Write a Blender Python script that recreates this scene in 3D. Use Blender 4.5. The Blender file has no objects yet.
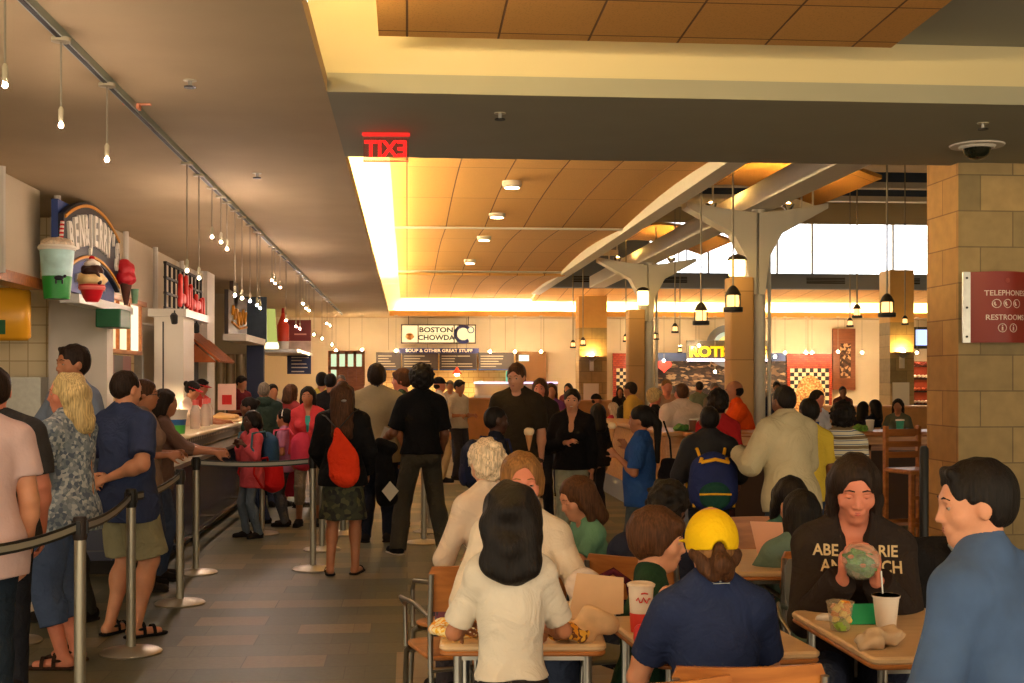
import bpy, math, random
import numpy as np
from mathutils import Vector, Matrix, Euler
from mathutils.bvhtree import BVHTree
random.seed(7)
C = bpy.context.scene.collection
PI = math.pi
FPX = 1250.0; HOR = 379.0; CAMZ = 1.6
YAW = math.radians(4.8)
HF = Vector((math.sin(YAW), math.cos(YAW), 0)); HR = Vector((math.cos(YAW), -math.sin(YAW), 0))

def at(px, py, d):
    """point seen at a pixel of the survey photo, at distance d along the view axis"""
    p = HF*d + HR*((px-512)/FPX*d)
    p.z = CAMZ + (HOR-py)/FPX*d
    return p
def onx(px, py, X):
    """point on the vertical plane x = X"""
    t = math.atan((px-512)/FPX)+YAW
    Y = X/math.tan(t)
    d = Y*HF.y + X*HF.x
    return Vector((X, Y, CAMZ+(HOR-py)/FPX*d))
def ony(px, py, Y):
    t = math.atan((px-512)/FPX)+YAW
    X = Y*math.tan(t)
    d = Y*HF.y + X*HF.x
    return Vector((X, Y, CAMZ+(HOR-py)/FPX*d))

# ------------------------------------------------------------ materials
MATS = {}
def srgb(c):
    return tuple(((v/255.0)/12.92 if v/255.0 <= .04045 else ((v/255.0+.055)/1.055)**2.4) for v in c)
def newmat(name):
    m = bpy.data.materials.new(name); m.use_nodes = True
    nt = m.node_tree; b = nt.nodes['Principled BSDF']
    return m, nt, b
def mat(name, col, rough=.6, metal=0, bump=0, bscale=40, var=0, vscale=6, emit=0, alpha=1, trans=0, spec=.4, sheen=0, coord='Object'):
    """procedural principled material with tone variation and bump"""
    if name in MATS: return MATS[name]
    m, nt, b = newmat(name); N = nt.nodes; L = nt.links
    c = srgb(col)
    b.inputs['Base Color'].default_value = (*c, 1); b.inputs['Roughness'].default_value = rough
    b.inputs['Metallic'].default_value = metal; b.inputs['Specular IOR Level'].default_value = spec
    if sheen: b.inputs['Sheen Weight'].default_value = sheen
    tc = N.new('ShaderNodeTexCoord')
    if var:
        n = N.new('ShaderNodeTexNoise'); n.inputs['Scale'].default_value = vscale; n.inputs['Detail'].default_value = 4
        L.new(tc.outputs[coord], n.inputs['Vector'])
        r = N.new('ShaderNodeValToRGB')
        r.color_ramp.elements[0].position = .3; r.color_ramp.elements[1].position = .7
        r.color_ramp.elements[0].color = (*[v*(1-var) for v in c], 1); r.color_ramp.elements[1].color = (*[min(1, v*(1+var)) for v in c], 1)
        L.new(n.outputs['Fac'], r.inputs['Fac']); L.new(r.outputs['Color'], b.inputs['Base Color'])
    if bump:
        n2 = N.new('ShaderNodeTexNoise'); n2.inputs['Scale'].default_value = bscale; n2.inputs['Detail'].default_value = 3
        L.new(tc.outputs[coord], n2.inputs['Vector'])
        bp = N.new('ShaderNodeBump'); bp.inputs['Strength'].default_value = bump; bp.inputs['Distance'].default_value = .02
        L.new(n2.outputs['Fac'], bp.inputs['Height']); L.new(bp.outputs['Normal'], b.inputs['Normal'])
    if emit:
        b.inputs['Emission Color'].default_value = (*c, 1); b.inputs['Emission Strength'].default_value = emit
    if trans: b.inputs['Transmission Weight'].default_value = trans
    if alpha < 1: b.inputs['Alpha'].default_value = alpha
    MATS[name] = m
    return m
def blocks(name, c1, c2, mortar, w, h, off=.5, msize=.012, plane='XZ', rough=.6, spread=.5, bump=.2, bias=0, coord='Object', metal=0, nscale=0):
    """brick / tile material: per-block random tone between c1 and c2"""
    if name in MATS: return MATS[name]
    m, nt, b = newmat(name); N = nt.nodes; L = nt.links
    tc = N.new('ShaderNodeTexCoord'); sp = N.new('ShaderNodeSeparateXYZ'); cb = N.new('ShaderNodeCombineXYZ')
    L.new(tc.outputs[coord], sp.inputs[0])
    L.new(sp.outputs[plane[0]], cb.inputs[0]); L.new(sp.outputs[plane[1]], cb.inputs[1])
    br = N.new('ShaderNodeTexBrick'); br.offset = off; br.squash = 1
    br.inputs['Scale'].default_value = 1; br.inputs['Brick Width'].default_value = w; br.inputs['Row Height'].default_value = h
    br.inputs['Mortar Size'].default_value = msize; br.inputs['Bias'].default_value = bias; br.inputs['Mortar Smooth'].default_value = .2
    br.inputs['Color1'].default_value = (*srgb(c1), 1); br.inputs['Color2'].default_value = (*srgb(c2), 1); br.inputs['Mortar'].default_value = (*srgb(mortar), 1)
    L.new(cb.outputs[0], br.inputs['Vector'])
    out = br.outputs['Color']
    if nscale:
        n = N.new('ShaderNodeTexNoise'); n.inputs['Scale'].default_value = nscale; n.inputs['Detail'].default_value = 5
        L.new(tc.outputs[coord], n.inputs['Vector'])
        mr = N.new('ShaderNodeMapRange'); mr.inputs[3].default_value = .75; mr.inputs[4].default_value = 1.25
        L.new(n.outputs['Fac'], mr.inputs[0])
        mx = N.new('ShaderNodeVectorMath'); mx.operation = 'SCALE'
        L.new(out, mx.inputs[0]); L.new(mr.outputs[0], mx.inputs['Scale']); out = mx.outputs[0]
    L.new(out, b.inputs['Base Color'])
    b.inputs['Roughness'].default_value = rough; b.inputs['Metallic'].default_value = metal
    if bump:
        bp = N.new('ShaderNodeBump'); bp.inputs['Strength'].default_value = bump; bp.inputs['Distance'].default_value = .01; bp.invert = True
        L.new(br.outputs['Fac'], bp.inputs['Height']); L.new(bp.outputs['Normal'], b.inputs['Normal'])
    MATS[name] = m
    return m
def glow(name, col, s):
    if name in MATS: return MATS[name]
    m = bpy.data.materials.new(name); m.use_nodes = True; nt = m.node_tree; nt.nodes.clear()
    e = nt.nodes.new('ShaderNodeEmission'); o = nt.nodes.new('ShaderNodeOutputMaterial')
    e.inputs[0].default_value = (*srgb(col), 1); e.inputs[1].default_value = s
    nt.links.new(e.outputs[0], o.inputs[0]); MATS[name] = m
    return m
def spotted(name, cols, scale=30, rough=.8, stretch=(1, 1, 1), kind='voronoi'):
    """printed fabric: cells of several colours"""
    if name in MATS: return MATS[name]
    m, nt, b = newmat(name); N = nt.nodes; L = nt.links
    tc = N.new('ShaderNodeTexCoord'); mp = N.new('ShaderNodeMapping'); mp.inputs['Scale'].default_value = stretch
    L.new(tc.outputs['Object'], mp.inputs[0])
    if kind == 'wave':
        t = N.new('ShaderNodeTexWave'); t.inputs['Scale'].default_value = scale; t.inputs['Distortion'].default_value = 1.5; t.bands_direction = 'Z'
        fac = t.outputs['Fac']
    elif kind == 'noise':
        t = N.new('ShaderNodeTexNoise'); t.inputs['Scale'].default_value = scale; t.inputs['Detail'].default_value = 2; fac = t.outputs['Fac']
    else:
        t = N.new('ShaderNodeTexVoronoi'); t.inputs['Scale'].default_value = scale
        sx = N.new('ShaderNodeSeparateXYZ'); L.new(t.outputs['Color'], sx.inputs[0]); fac = sx.outputs[0]
    L.new(mp.outputs[0], t.inputs['Vector'])
    r = N.new('ShaderNodeValToRGB'); r.color_ramp.interpolation = 'CONSTANT'
    lo, hi = (.35, .65) if kind == 'noise' else (0, 1)
    while len(r.color_ramp.elements) < len(cols): r.color_ramp.elements.new(.5)
    for i, c in enumerate(cols):
        r.color_ramp.elements[i].position = lo+(hi-lo)*i/len(cols); r.color_ramp.elements[i].color = (*srgb(c), 1)
    L.new(fac, r.inputs['Fac']); L.new(r.outputs['Color'], b.inputs['Base Color'])
    b.inputs['Roughness'].default_value = rough
    MATS[name] = m
    return m
def wood(name, c1, c2, rough=.4, scale=3, axis=(1, 8, 8)):
    if name in MATS: return MATS[name]
    m, nt, b = newmat(name); N = nt.nodes; L = nt.links
    tc = N.new('ShaderNodeTexCoord'); mp = N.new('ShaderNodeMapping'); mp.inputs['Scale'].default_value = axis
    L.new(tc.outputs['Object'], mp.inputs[0])
    t = N.new('ShaderNodeTexNoise'); t.inputs['Scale'].default_value = scale; t.inputs['Detail'].default_value = 6; t.inputs['Distortion'].default_value = .6
    L.new(mp.outputs[0], t.inputs['Vector'])
    r = N.new('ShaderNodeValToRGB'); r.color_ramp.elements[0].position = .35; r.color_ramp.elements[1].position = .68
    r.color_ramp.elements[0].color = (*srgb(c1), 1); r.color_ramp.elements[1].color = (*srgb(c2), 1)
    L.new(t.outputs['Fac'], r.inputs['Fac']); L.new(r.outputs['Color'], b.inputs['Base Color'])
    b.inputs['Roughness'].default_value = rough
    MATS[name] = m
    return m

# ------------------------------------------------------------ mesh building
class MB:
    def __init__(s): s.v = []; s.f = []; s.mi = []; s.cur = 0
    def add(s, vs, fs):
        o = len(s.v); s.v += [tuple(v) for v in vs]
        for f in fs: s.f.append([i+o for i in f]); s.mi.append(s.cur)
        return s
    def box(s, lo, hi, M=None):
        (a, b, c), (d, e, f) = lo, hi
        vs = [Vector(p) for p in ((a,b,c),(d,b,c),(d,e,c),(a,e,c),(a,b,f),(d,b,f),(d,e,f),(a,e,f))]
        if M: vs = [M @ v for v in vs]
        return s.add(vs, [(0,3,2,1),(4,5,6,7),(0,1,5,4),(1,2,6,5),(2,3,7,6),(3,0,4,7)])
    def rbox(s, lo, hi, r=.01, M=None, n=3, axis=2):
        """box with rounded vertical (axis) edges and a small top chamfer"""
        a = [0, 1, 2]; a.remove(axis); i, j = a
        cx = [(lo[i]+hi[i])/2, (lo[j]+hi[j])/2]; hx = [(hi[i]-lo[i])/2, (hi[j]-lo[j])/2]
        def ring(rr, ins):
            pts = []
            for qx, qy, a0 in ((1,1,0),(-1,1,90),(-1,-1,180),(1,-1,270)):
                for k in range(n+1):
                    t = math.radians(a0+90*k/n)
                    pts.append((cx[0]+qx*(hx[0]-rr)+ (rr-ins)*math.cos(t), cx[1]+qy*(hx[1]-rr)+(rr-ins)*math.sin(t)))
            return pts
        ch = min(r*.4, (hi[axis]-lo[axis])*.3); rings = []
        for (w, ins) in ((lo[axis], ch), (lo[axis]+ch, 0), (hi[axis]-ch, 0), (hi[axis], ch)):
            q = []
            for (u, v) in ring(r, ins):
                p = [0, 0, 0]; p[i] = u; p[j] = v; p[axis] = w; p = Vector(p)
                q.append(M @ p if M else p)
            rings.append(q)
        return s.loft(rings, True)
    def loft(s, rings, caps=True, closed=True):
        n = len(rings[0]); vs = [p for r in rings for p in r]; fs = []
        for k in range(len(rings)-1):
            for i in range(n if closed else n-1):
                j = (i+1) % n
                fs.append((k*n+i, k*n+j, (k+1)*n+j, (k+1)*n+i))
        if caps: fs.append(tuple(range(n-1, -1, -1))); fs.append(tuple((len(rings)-1)*n+i for i in range(n)))
        return s.add(vs, fs)
    def tube(s, path, r, n=8, caps=True):
        path = [Vector(p) for p in path]
        rs = r if isinstance(r, (list, tuple)) else [r]*len(path)
        rings = []; up = None
        for i, p in enumerate(path):
            if i == 0: t = path[1]-p
            elif i == len(path)-1: t = p-path[i-1]
            else: t = (path[i+1]-p).normalized()+(p-path[i-1]).normalized()
            t.normalize()
            if up is None:
                up = Vector((0, 0, 1)) if abs(t.z) < .9 else Vector((1, 0, 0))
            u = t.cross(up); u.normalize(); v = u.cross(t); up = v
            rings.append([p+(u*math.cos(2*PI*k/n)+v*math.sin(2*PI*k/n))*rs[i] for k in range(n)])
        return s.loft(rings, caps)
    def lathe(s, prof, c=(0, 0, 0), n=24, M=None, caps=True):
        rings = []
        for (r, z) in prof:
            q = [Vector((c[0]+r*math.cos(2*PI*k/n), c[1]+r*math.sin(2*PI*k/n), c[2]+z)) for k in range(n)]
            rings.append([M @ p for p in q] if M else q)
        return s.loft(rings, caps)
    def ball(s, c, r, n=12, m=8, M=None):
        r = r if isinstance(r, (tuple, list)) else (r, r, r); rings = []
        for j in range(1, m):
            t = PI*j/m; q = [Vector((c[0]+r[0]*math.sin(t)*math.cos(2*PI*k/n), c[1]+r[1]*math.sin(t)*math.sin(2*PI*k/n), c[2]-r[2]*math.cos(t))) for k in range(n)]
            rings.append([M @ p for p in q] if M else q)
        return s.loft(rings, True)
    def prism(s, poly, axis, lo, hi, M=None):
        """polygon in the two other axes, extruded along axis"""
        a = [0, 1, 2]; a.remove(axis); rings = []
        for w in (lo, hi):
            q = []
            for (u, v) in poly:
                p = [0, 0, 0]; p[a[0]] = u; p[a[1]] = v; p[axis] = w; p = Vector(p); q.append(M @ p if M else p)
            rings.append(q)
        return s.loft(rings, True)
    def build(s, name, m, parent=None, smooth=None, loc=None):
        me = bpy.data.meshes.new(name); me.from_pydata(s.v, [], s.f)
        ms = m if isinstance(m, (list, tuple)) else [m]
        for x in ms: me.materials.append(x)
        if len(ms) > 1: me.polygons.foreach_set('material_index', s.mi)
        import bmesh
        bm = bmesh.new(); bm.from_mesh(me); bmesh.ops.recalc_face_normals(bm, faces=bm.faces); bm.to_mesh(me); bm.free()
        if smooth is not None:
            me.polygons.foreach_set('use_smooth', [True]*len(me.polygons))
            me.set_sharp_from_angle(angle=math.radians(smooth))
        o = bpy.data.objects.new(name, me); C.objects.link(o)
        if parent is not None: o.parent = parent
        if loc is not None: o.location = loc
        return o
def recentre(o):
    """move a one-mesh thing's origin to the centre of its base"""
    me = o.data; n = len(me.vertices); a = np.empty(n*3); me.vertices.foreach_get('co', a); a = a.reshape(-1, 3)
    lo, hi = a.min(0), a.max(0); c = np.array([(lo[0]+hi[0])/2, (lo[1]+hi[1])/2, lo[2]])
    me.vertices.foreach_set('co', (a-c).ravel()); me.update(); o.location = Vector(o.location)+Vector(c.tolist())
    return o
def thing(name, label, cat, loc=(0, 0, 0), rz=0, group=None):
    o = bpy.data.objects.new(name, None); C.objects.link(o); o.empty_display_size = .1
    o.location = loc; o.rotation_euler = (0, 0, rz); o['label'] = label; o['category'] = cat
    if group: o['group'] = group
    return o
def tag(o, label, cat, group=None):
    recentre(o); o['label'] = label; o['category'] = cat
    if group: o['group'] = group
    return o
def struct(name, mb, m, smooth=None):
    o = mb.build(name, m, None, smooth); o['kind'] = 'structure'
    return o
def dup(root, loc=None, rz=None, label=None, group=None):
    def cp(o, par):
        c = o.copy(); C.objects.link(c)
        if par is not None: c.parent = par
        for ch in KIDS.get(o.name, [x for x in o.children]): cp(ch, c)
        return c
    r = cp(root, None)
    if loc is not None: r.location = loc
    if rz is not None: r.rotation_euler = (0, 0, rz)
    if label: r['label'] = label
    if group: r['group'] = group
    return r
KIDS = {}
def text(body, size, ext=.004, off=0, align='CENTER', sx=1):
    """MB-like holder with the lettering in local XZ plane, facing -Y"""
    cu = bpy.data.curves.new('t', 'FONT'); cu.body = body; cu.size = size; cu.extrude = ext; cu.offset = off
    cu.align_x = align; cu.align_y = 'CENTER'; cu.resolution_u = 3
    o = bpy.data.objects.new('t', cu); C.objects.link(o)
    bpy.context.view_layer.update()
    me = bpy.data.meshes.new_from_object(o.evaluated_get(bpy.context.evaluated_depsgraph_get()))
    mb = MB(); R = Matrix.Rotation(PI/2, 4, 'X')
    vs = [R @ Vector((v.co.x*sx, v.co.y, v.co.z)) for v in me.vertices]
    mb.add(vs, [list(p.vertices) for p in me.polygons])
    bpy.data.objects.remove(o); bpy.data.curves.remove(cu); bpy.data.meshes.remove(me)
    return mb
def place(mb, M):
    mb.v = [tuple(M @ Vector(v)) for v in mb.v]
    return mb

# ------------------------------------------------------------ implicit surfaces
def cone(a, b, ra, rb=None, k=.02, cut=False, cuta=False, flat=None, neg=False):
    return dict(t='c', a=np.array(a, float), b=np.array(b, float), ra=ra, rb=ra if rb is None else rb, k=k, cut=cut, cuta=cuta, flat=flat, neg=neg)
def ell(c, r, k=.03, M=None, neg=False, plane=None):
    return dict(t='e', c=np.array(c, float), r=np.array(r, float), k=k, M=M, neg=neg, plane=plane)
def half(p, n):
    """keep only the side of the plane that n points away from"""
    return dict(t='h', p=np.array(p, float), n=np.array(n, float), k=.004, neg=False)
def xf(pr, M):
    """transform a primitive by a rigid 4x4 (mathutils)"""
    q = dict(pr); A = np.array(M); R = A[:3, :3]; T = A[:3, 3]
    if q['t'] == 'c':
        q['a'] = R@q['a']+T; q['b'] = R@q['b']+T
        if q['flat'] is not None: q['flat'] = (R@np.array(q['flat'][0], float), q['flat'][1])
    elif q['t'] == 'e':
        q['c'] = R@q['c']+T; q['M'] = R if q['M'] is None else R@q['M']
        if q['plane'] is not None: q['plane'] = (R@np.array(q['plane'][0], float)+T, R@np.array(q['plane'][1], float))
    else: q['p'] = R@q['p']+T; q['n'] = R@q['n']
    return q
def sc(pr, s):
    q = dict(pr)
    for key in ('a', 'b', 'c', 'r', 'p'):
        if key in q and q[key] is not None: q[key] = q[key]*s
    for key in ('ra', 'rb'):
        if key in q: q[key] = q[key]*s
    if q['t'] == 'e' and q['plane'] is not None: q['plane'] = (np.array(q['plane'][0], float)*s, q['plane'][1])
    return q
def mesh_sdf(prims, h, noise=None):
    los, his = [], []
    for p in prims:
        if p['neg'] or p['t'] == 'h': continue
        if p['t'] == 'c':
            r = max(p['ra'], p['rb'])*(p['flat'][1] if p['flat'] is not None and p['flat'][1] > 1 else 1)
            los.append(np.minimum(p['a'], p['b'])-r); his.append(np.maximum(p['a'], p['b'])+r)
        else:
            R = np.eye(3) if p['M'] is None else p['M']; e = np.sqrt(((R*p['r'])**2).sum(1))
            los.append(p['c']-e); his.append(p['c']+e)
    lo = np.min(los, 0)-3*h; hi = np.max(his, 0)+3*h
    n = np.ceil((hi-lo)/h).astype(int)+1
    ax = [(lo[i]+h*np.arange(n[i])).astype(np.float32) for i in range(3)]
    F = np.full(n, .5, np.float32)
    for p in prims:
        m = p['k']+3*h
        if p['t'] == 'h': l0 = lo; h0 = hi
        elif p['t'] == 'c':
            r = max(p['ra'], p['rb'])*(p['flat'][1] if p['flat'] is not None and p['flat'][1] > 1 else 1)
            l0 = np.minimum(p['a'], p['b'])-r-m; h0 = np.maximum(p['a'], p['b'])+r+m
        else:
            R = np.eye(3) if p['M'] is None else p['M']; e = np.sqrt(((R*p['r'])**2).sum(1))
            l0 = p['c']-e-m; h0 = p['c']+e+m
        i0 = np.clip(np.floor((l0-lo)/h).astype(int), 0, n); i1 = np.clip(np.ceil((h0-lo)/h).astype(int)+1, 0, n)
        if (i1 <= i0).any(): continue
        sl = tuple(slice(i0[i], i1[i]) for i in range(3))
        X = ax[0][sl[0]][:, None, None]; Y = ax[1][sl[1]][None, :, None]; Z = ax[2][sl[2]][None, None, :]
        if p['t'] == 'h':
            d = (X-p['p'][0])*p['n'][0]+(Y-p['p'][1])*p['n'][1]+(Z-p['p'][2])*p['n'][2]
            F = np.maximum(F, d.astype(np.float32)); continue
        if p['t'] == 'c':
            a, b = p['a'], p['b']; ab = b-a; L2 = max(float(ab@ab), 1e-9)
            dx, dy, dz = X-a[0], Y-a[1], Z-a[2]
            tt = (dx*ab[0]+dy*ab[1]+dz*ab[2])/L2; t = np.clip(tt, 0, 1)
            ex, ey, ez = dx-t*ab[0], dy-t*ab[1], dz-t*ab[2]
            rr = p['ra']+t*(p['rb']-p['ra'])
            if p['flat'] is not None:
                fn, ff = p['flat']; fn = fn/np.linalg.norm(fn); q = ex*fn[0]+ey*fn[1]+ez*fn[2]; g = 1/ff-1
                ex = ex+g*q*fn[0]; ey = ey+g*q*fn[1]; ez = ez+g*q*fn[2]
            d = np.sqrt(ex*ex+ey*ey+ez*ez)-rr
            if p['cut']: d = np.maximum(d, (tt-1)*math.sqrt(L2))
            if p['cuta']: d = np.maximum(d, -tt*math.sqrt(L2))
        else:
            dx, dy, dz = X-p['c'][0], Y-p['c'][1], Z-p['c'][2]
            if p['M'] is not None:
                R = p['M']; dx, dy, dz = (dx*R[0, 0]+dy*R[1, 0]+dz*R[2, 0], dx*R[0, 1]+dy*R[1, 1]+dz*R[2, 1], dx*R[0, 2]+dy*R[1, 2]+dz*R[2, 2])
            r = p['r']; k0 = np.sqrt((dx/r[0])**2+(dy/r[1])**2+(dz/r[2])**2)+1e-9
            k1 = np.sqrt((dx/r[0]**2)**2+(dy/r[1]**2)**2+(dz/r[2]**2)**2)+1e-9
            d = k0*(k0-1)/k1
            if p['plane'] is not None:
                pp, pn = p['plane']; d = np.maximum(d, (X-pp[0])*pn[0]+(Y-pp[1])*pn[1]+(Z-pp[2])*pn[2])
        A = F[sl]; k = p['k']; d = d.astype(np.float32)
        if p['neg']:
            d = -d; g = np.clip(k-np.abs(A-d), 0, None)/k; F[sl] = np.maximum(A, d)+g*g*k*.25
        else:
            g = np.clip(k-np.abs(A-d), 0, None)/k; F[sl] = np.minimum(A, d)-g*g*k*.25
    if noise is not None:
        F = F+noise(ax[0][:, None, None], ax[1][None, :, None], ax[2][None, None, :]).astype(np.float32)
    F[0], F[-1], F[:, 0], F[:, -1], F[:, :, 0], F[:, :, -1] = (1,)*6
    # surface nets
    S = F < 0
    c = [S[i:S.shape[0]-1+i, j:S.shape[1]-1+j, k:S.shape[2]-1+k] for i in (0, 1) for j in (0, 1) for k in (0, 1)]
    cnt = sum(x.astype(np.int8) for x in c); act = (cnt > 0) & (cnt < 8)
    idx = np.argwhere(act)
    if len(idx) == 0: return np.zeros((0, 3)), np.zeros((0, 4), int)
    vid = np.full(act.shape, -1, np.int64); vid[act] = np.arange(len(idx))
    acc = np.zeros((len(idx), 3)); num = np.zeros(len(idx))
    i, j, k = idx.T
    offs = [(0,0,0),(0,0,1),(0,1,0),(0,1,1),(1,0,0),(1,0,1),(1,1,0),(1,1,1)]
    vals = [F[i+o[0], j+o[1], k+o[2]].astype(float) for o in offs]
    for (p0, p1) in ((0,1),(2,3),(4,5),(6,7),(0,2),(1,3),(4,6),(5,7),(0,4),(1,5),(2,6),(3,7)):
        v0, v1 = vals[p0], vals[p1]; cr = (v0 < 0) != (v1 < 0)
        t = np.where(cr, v0/np.where(cr, v0-v1, 1), 0)
        o0, o1 = np.array(offs[p0]), np.array(offs[p1])
        acc += np.where(cr[:, None], o0+t[:, None]*(o1-o0), 0); num += cr
    V = (idx+acc/num[:, None])*h+lo
    faces = []
    for a in range(3):
        b, c2 = (a+1) % 3, (a+2) % 3
        A = np.moveaxis(S, (a, b, c2), (0, 1, 2)); VI = np.moveaxis(vid, (a, b, c2), (0, 1, 2))
        s0 = A[:-1, 1:-1, 1:-1]; s1 = A[1:, 1:-1, 1:-1]
        e = np.argwhere(s0 != s1)
        if len(e) == 0: continue
        ii, jj, kk = e.T; fl = s0[ii, jj, kk]
        q = np.stack([VI[ii, jj, kk], VI[ii, jj+1, kk], VI[ii, jj+1, kk+1], VI[ii, jj, kk+1]], 1)
        q[~fl] = q[~fl][:, ::-1]
        faces.append(q)
    return V, np.concatenate(faces)
def sdf_obj(name, prims, m, parent=None, h=.012, noise=None, extra=None):
    V, Q = mesh_sdf(prims, h, noise)
    me = bpy.data.meshes.new(name); nv = len(V); nq = len(Q)
    me.vertices.add(nv); me.vertices.foreach_set('co', V.astype(np.float32).ravel())
    me.loops.add(nq*4); me.loops.foreach_set('vertex_index', Q.astype(np.int32).ravel())
    me.polygons.add(nq); me.polygons.foreach_set('loop_start', np.arange(0, nq*4, 4, dtype=np.int32))
    me.update(calc_edges=True); me.validate()
    me.polygons.foreach_set('use_smooth', [True]*len(me.polygons)); me.materials.append(m)
    o = bpy.data.objects.new(name, me); C.objects.link(o)
    if parent is not None: o.parent = parent
    return o
def folds(a, f=22, seed=0):
    s = seed*1.7
    return lambda X, Y, Z: a*(np.sin(f*X+1.3*np.sin(f*.6*Z+s)+s)*.4+np.sin(f*1.1*Z+2*np.sin(f*.5*X+s)+f*.8*Y)*.5+np.sin(f*.8*Y+1.7*np.sin(f*.7*Z)+s)*.4)
def strands(a, f=110, seed=0):
    return lambda X, Y, Z: a*(np.sin(f*X+3*np.sin(9*Z+seed)+seed)+np.sin(f*.9*Y+3*np.sin(11*Z+1)+2*np.sin(20*X)))*.5
def curls(a, f=70, seed=0):
    return lambda X, Y, Z: a*(np.sin(f*X+seed)*np.sin(f*Y+1)+np.sin(f*Z+.5)*np.sin(f*.8*X+2)+np.sin(f*.9*Y)*np.sin(f*1.1*Z))*.8
# ------------------------------------------------------------ people
SKIN = {}
def skin_mat(k):
    cols = {'pale': (214, 160, 128), 'fair': (200, 140, 106), 'tan': (168, 110, 76), 'brown': (112, 70, 46), 'dark': (70, 42, 28), 'rosy': (206, 128, 100)}
    m = mat('skin_'+k, cols[k], rough=.5, var=.1, vscale=14, bump=.08, bscale=160, spec=.35)
    b = m.node_tree.nodes['Principled BSDF']; b.inputs['Subsurface Weight'].default_value = .08; b.inputs['Subsurface Scale'].default_value = .01
    return m
HAIRC = {'black': (22, 17, 14), 'dark': (38, 26, 18), 'brown': (74, 46, 26), 'auburn': (86, 52, 30), 'light': (132, 92, 50), 'blonde': (204, 178, 122), 'white': (224, 200, 166), 'grey': (118, 106, 92)}
def hair_mat(k):
    key = 'hair_'+k
    if key in MATS: return MATS[key]
    c = HAIRC[k]; m, nt, b = newmat(key); N = nt.nodes; L = nt.links
    tc = N.new('ShaderNodeTexCoord'); mp = N.new('ShaderNodeMapping'); mp.inputs['Scale'].default_value = (70, 70, 5)
    L.new(tc.outputs['Object'], mp.inputs[0]); n = N.new('ShaderNodeTexNoise'); n.inputs['Scale'].default_value = 2; n.inputs['Detail'].default_value = 3
    L.new(mp.outputs[0], n.inputs['Vector']); r = N.new('ShaderNodeValToRGB')
    r.color_ramp.elements[0].position = .35; r.color_ramp.elements[1].position = .7
    r.color_ramp.elements[0].color = (*[v*.55 for v in srgb(c)], 1); r.color_ramp.elements[1].color = (*[min(1, v*1.35) for v in srgb(c)], 1)
    L.new(n.outputs['Fac'], r.inputs['Fac']); L.new(r.outputs['Color'], b.inputs['Base Color'])
    bp = N.new('ShaderNodeBump'); bp.inputs['Strength'].default_value = .5; bp.inputs['Distance'].default_value = .01
    L.new(n.outputs['Fac'], bp.inputs['Height']); L.new(bp.outputs['Normal'], b.inputs['Normal'])
    b.inputs['Roughness'].default_value = .6; b.inputs['Specular IOR Level'].default_value = .18
    MATS[key] = m; return m
def cloth(col, bump=.5, scale=7, var=.08):
    key = 'cloth_%d_%d_%d' % tuple(col)
    if key in MATS: return MATS[key]
    m = mat(key, col, rough=.88, bump=bump, bscale=scale, var=var, vscale=5, spec=.15)
    for n in m.node_tree.nodes:
        if n.type == 'TEX_NOISE' and abs(n.inputs['Scale'].default_value-scale) < .01: n.inputs['Distortion'].default_value = 1.8; n.inputs['Detail'].default_value = 4
        if n.type == 'BUMP': n.inputs['Distance'].default_value = .045
    return m

def ik(S, T, l1, l2, pole):
    S, T = np.array(S, float), np.array(T, float); d = T-S; L = np.linalg.norm(d)
    if L > (l1+l2)*.995: T = S+d/L*(l1+l2)*.995; d = T-S; L = np.linalg.norm(d)
    u = d/L; a = (l1*l1-l2*l2+L*L)/(2*L); hh = math.sqrt(max(l1*l1-a*a, 0))
    pl = np.array(pole, float); pl = pl-u*(pl@u); pl /= max(np.linalg.norm(pl), 1e-6)
    return S+u*a+pl*hh, T
ARMS = {'down': ((.14,-.05,-1), (.02,.25,-1)), 'bent': ((.2,-.15,-1), (-.25,1,.05)), 'table': ((.3,.45,-.85), (-.45,.85,-.12)),
        'face': ((.15,.6,-.75), (-.4,.25,1)), 'back': ((.4,-.35,-.9), (-.85,-.35,-.35)), 'hips': ((.7,-.3,-.8), (-.9,.2,-.3)),
        'belly': ((.3,0,-1), (-.9,.55,.05)), 'reach': ((.15,.6,-.6), (0,1,-.1)), 'hold': ((.15,.1,-1), (-.2,.8,.6)), 'side': ((.5,.1,-.8), (.2,.5,-.3))}
def norm(v): v = np.array(v, float); return v/np.linalg.norm(v)
def hand(w, d, n, t, s, curl, k, spread=1.0, thumb=.8):
    """palm, four fingers and thumb from the wrist w: d along the palm, n palm side, t thumb side"""
    w, d, n, t = np.array(w), norm(d), norm(n), norm(t); P = []
    P.append(cone(w, w+d*.075*s, .021*s, .034*s, k=.012, flat=(n, .48)))
    P.append(cone(w+d*.03*s, w+d*.075*s+t*.012*s, .026*s, .03*s, k=.012, flat=(n, .5)))
    for i, (off, l) in enumerate(((.029, .9), (.010, 1.0), (-.010, .94), (-.028, .76))):
        p = w+d*(.083-.004*abs(i-1.2))*s+t*off*s*spread; dd = norm(d+t*off*2.2*spread)
        for j, ll in enumerate((.040, .026, .021)):
            ang = curl*(.55, .95, .7)[j]*(1+.08*i)
            dd = norm(dd*math.cos(ang)+np.cross(np.cross(dd, n), dd)*math.sin(ang))
            q = p+dd*ll*l*s; P.append(cone(p, q, (.0092, .0084, .0077)[j]*s, (.0086, .0078, .0066)[j]*s, k=k)); p = q
    p = w+d*.022*s+t*.024*s; dd = norm(d*.75+t*.75+n*.25*thumb)
    for j, ll in enumerate((.038, .032, .026)):
        q = p+dd*ll*s; P.append(cone(p, q, (.0125, .0105, .0095)[j]*s, (.011, .0095, .0075)[j]*s, k=k+.004)); p = q
        dd = norm(dd+d*.35+n*.25*curl)
    return P

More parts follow.
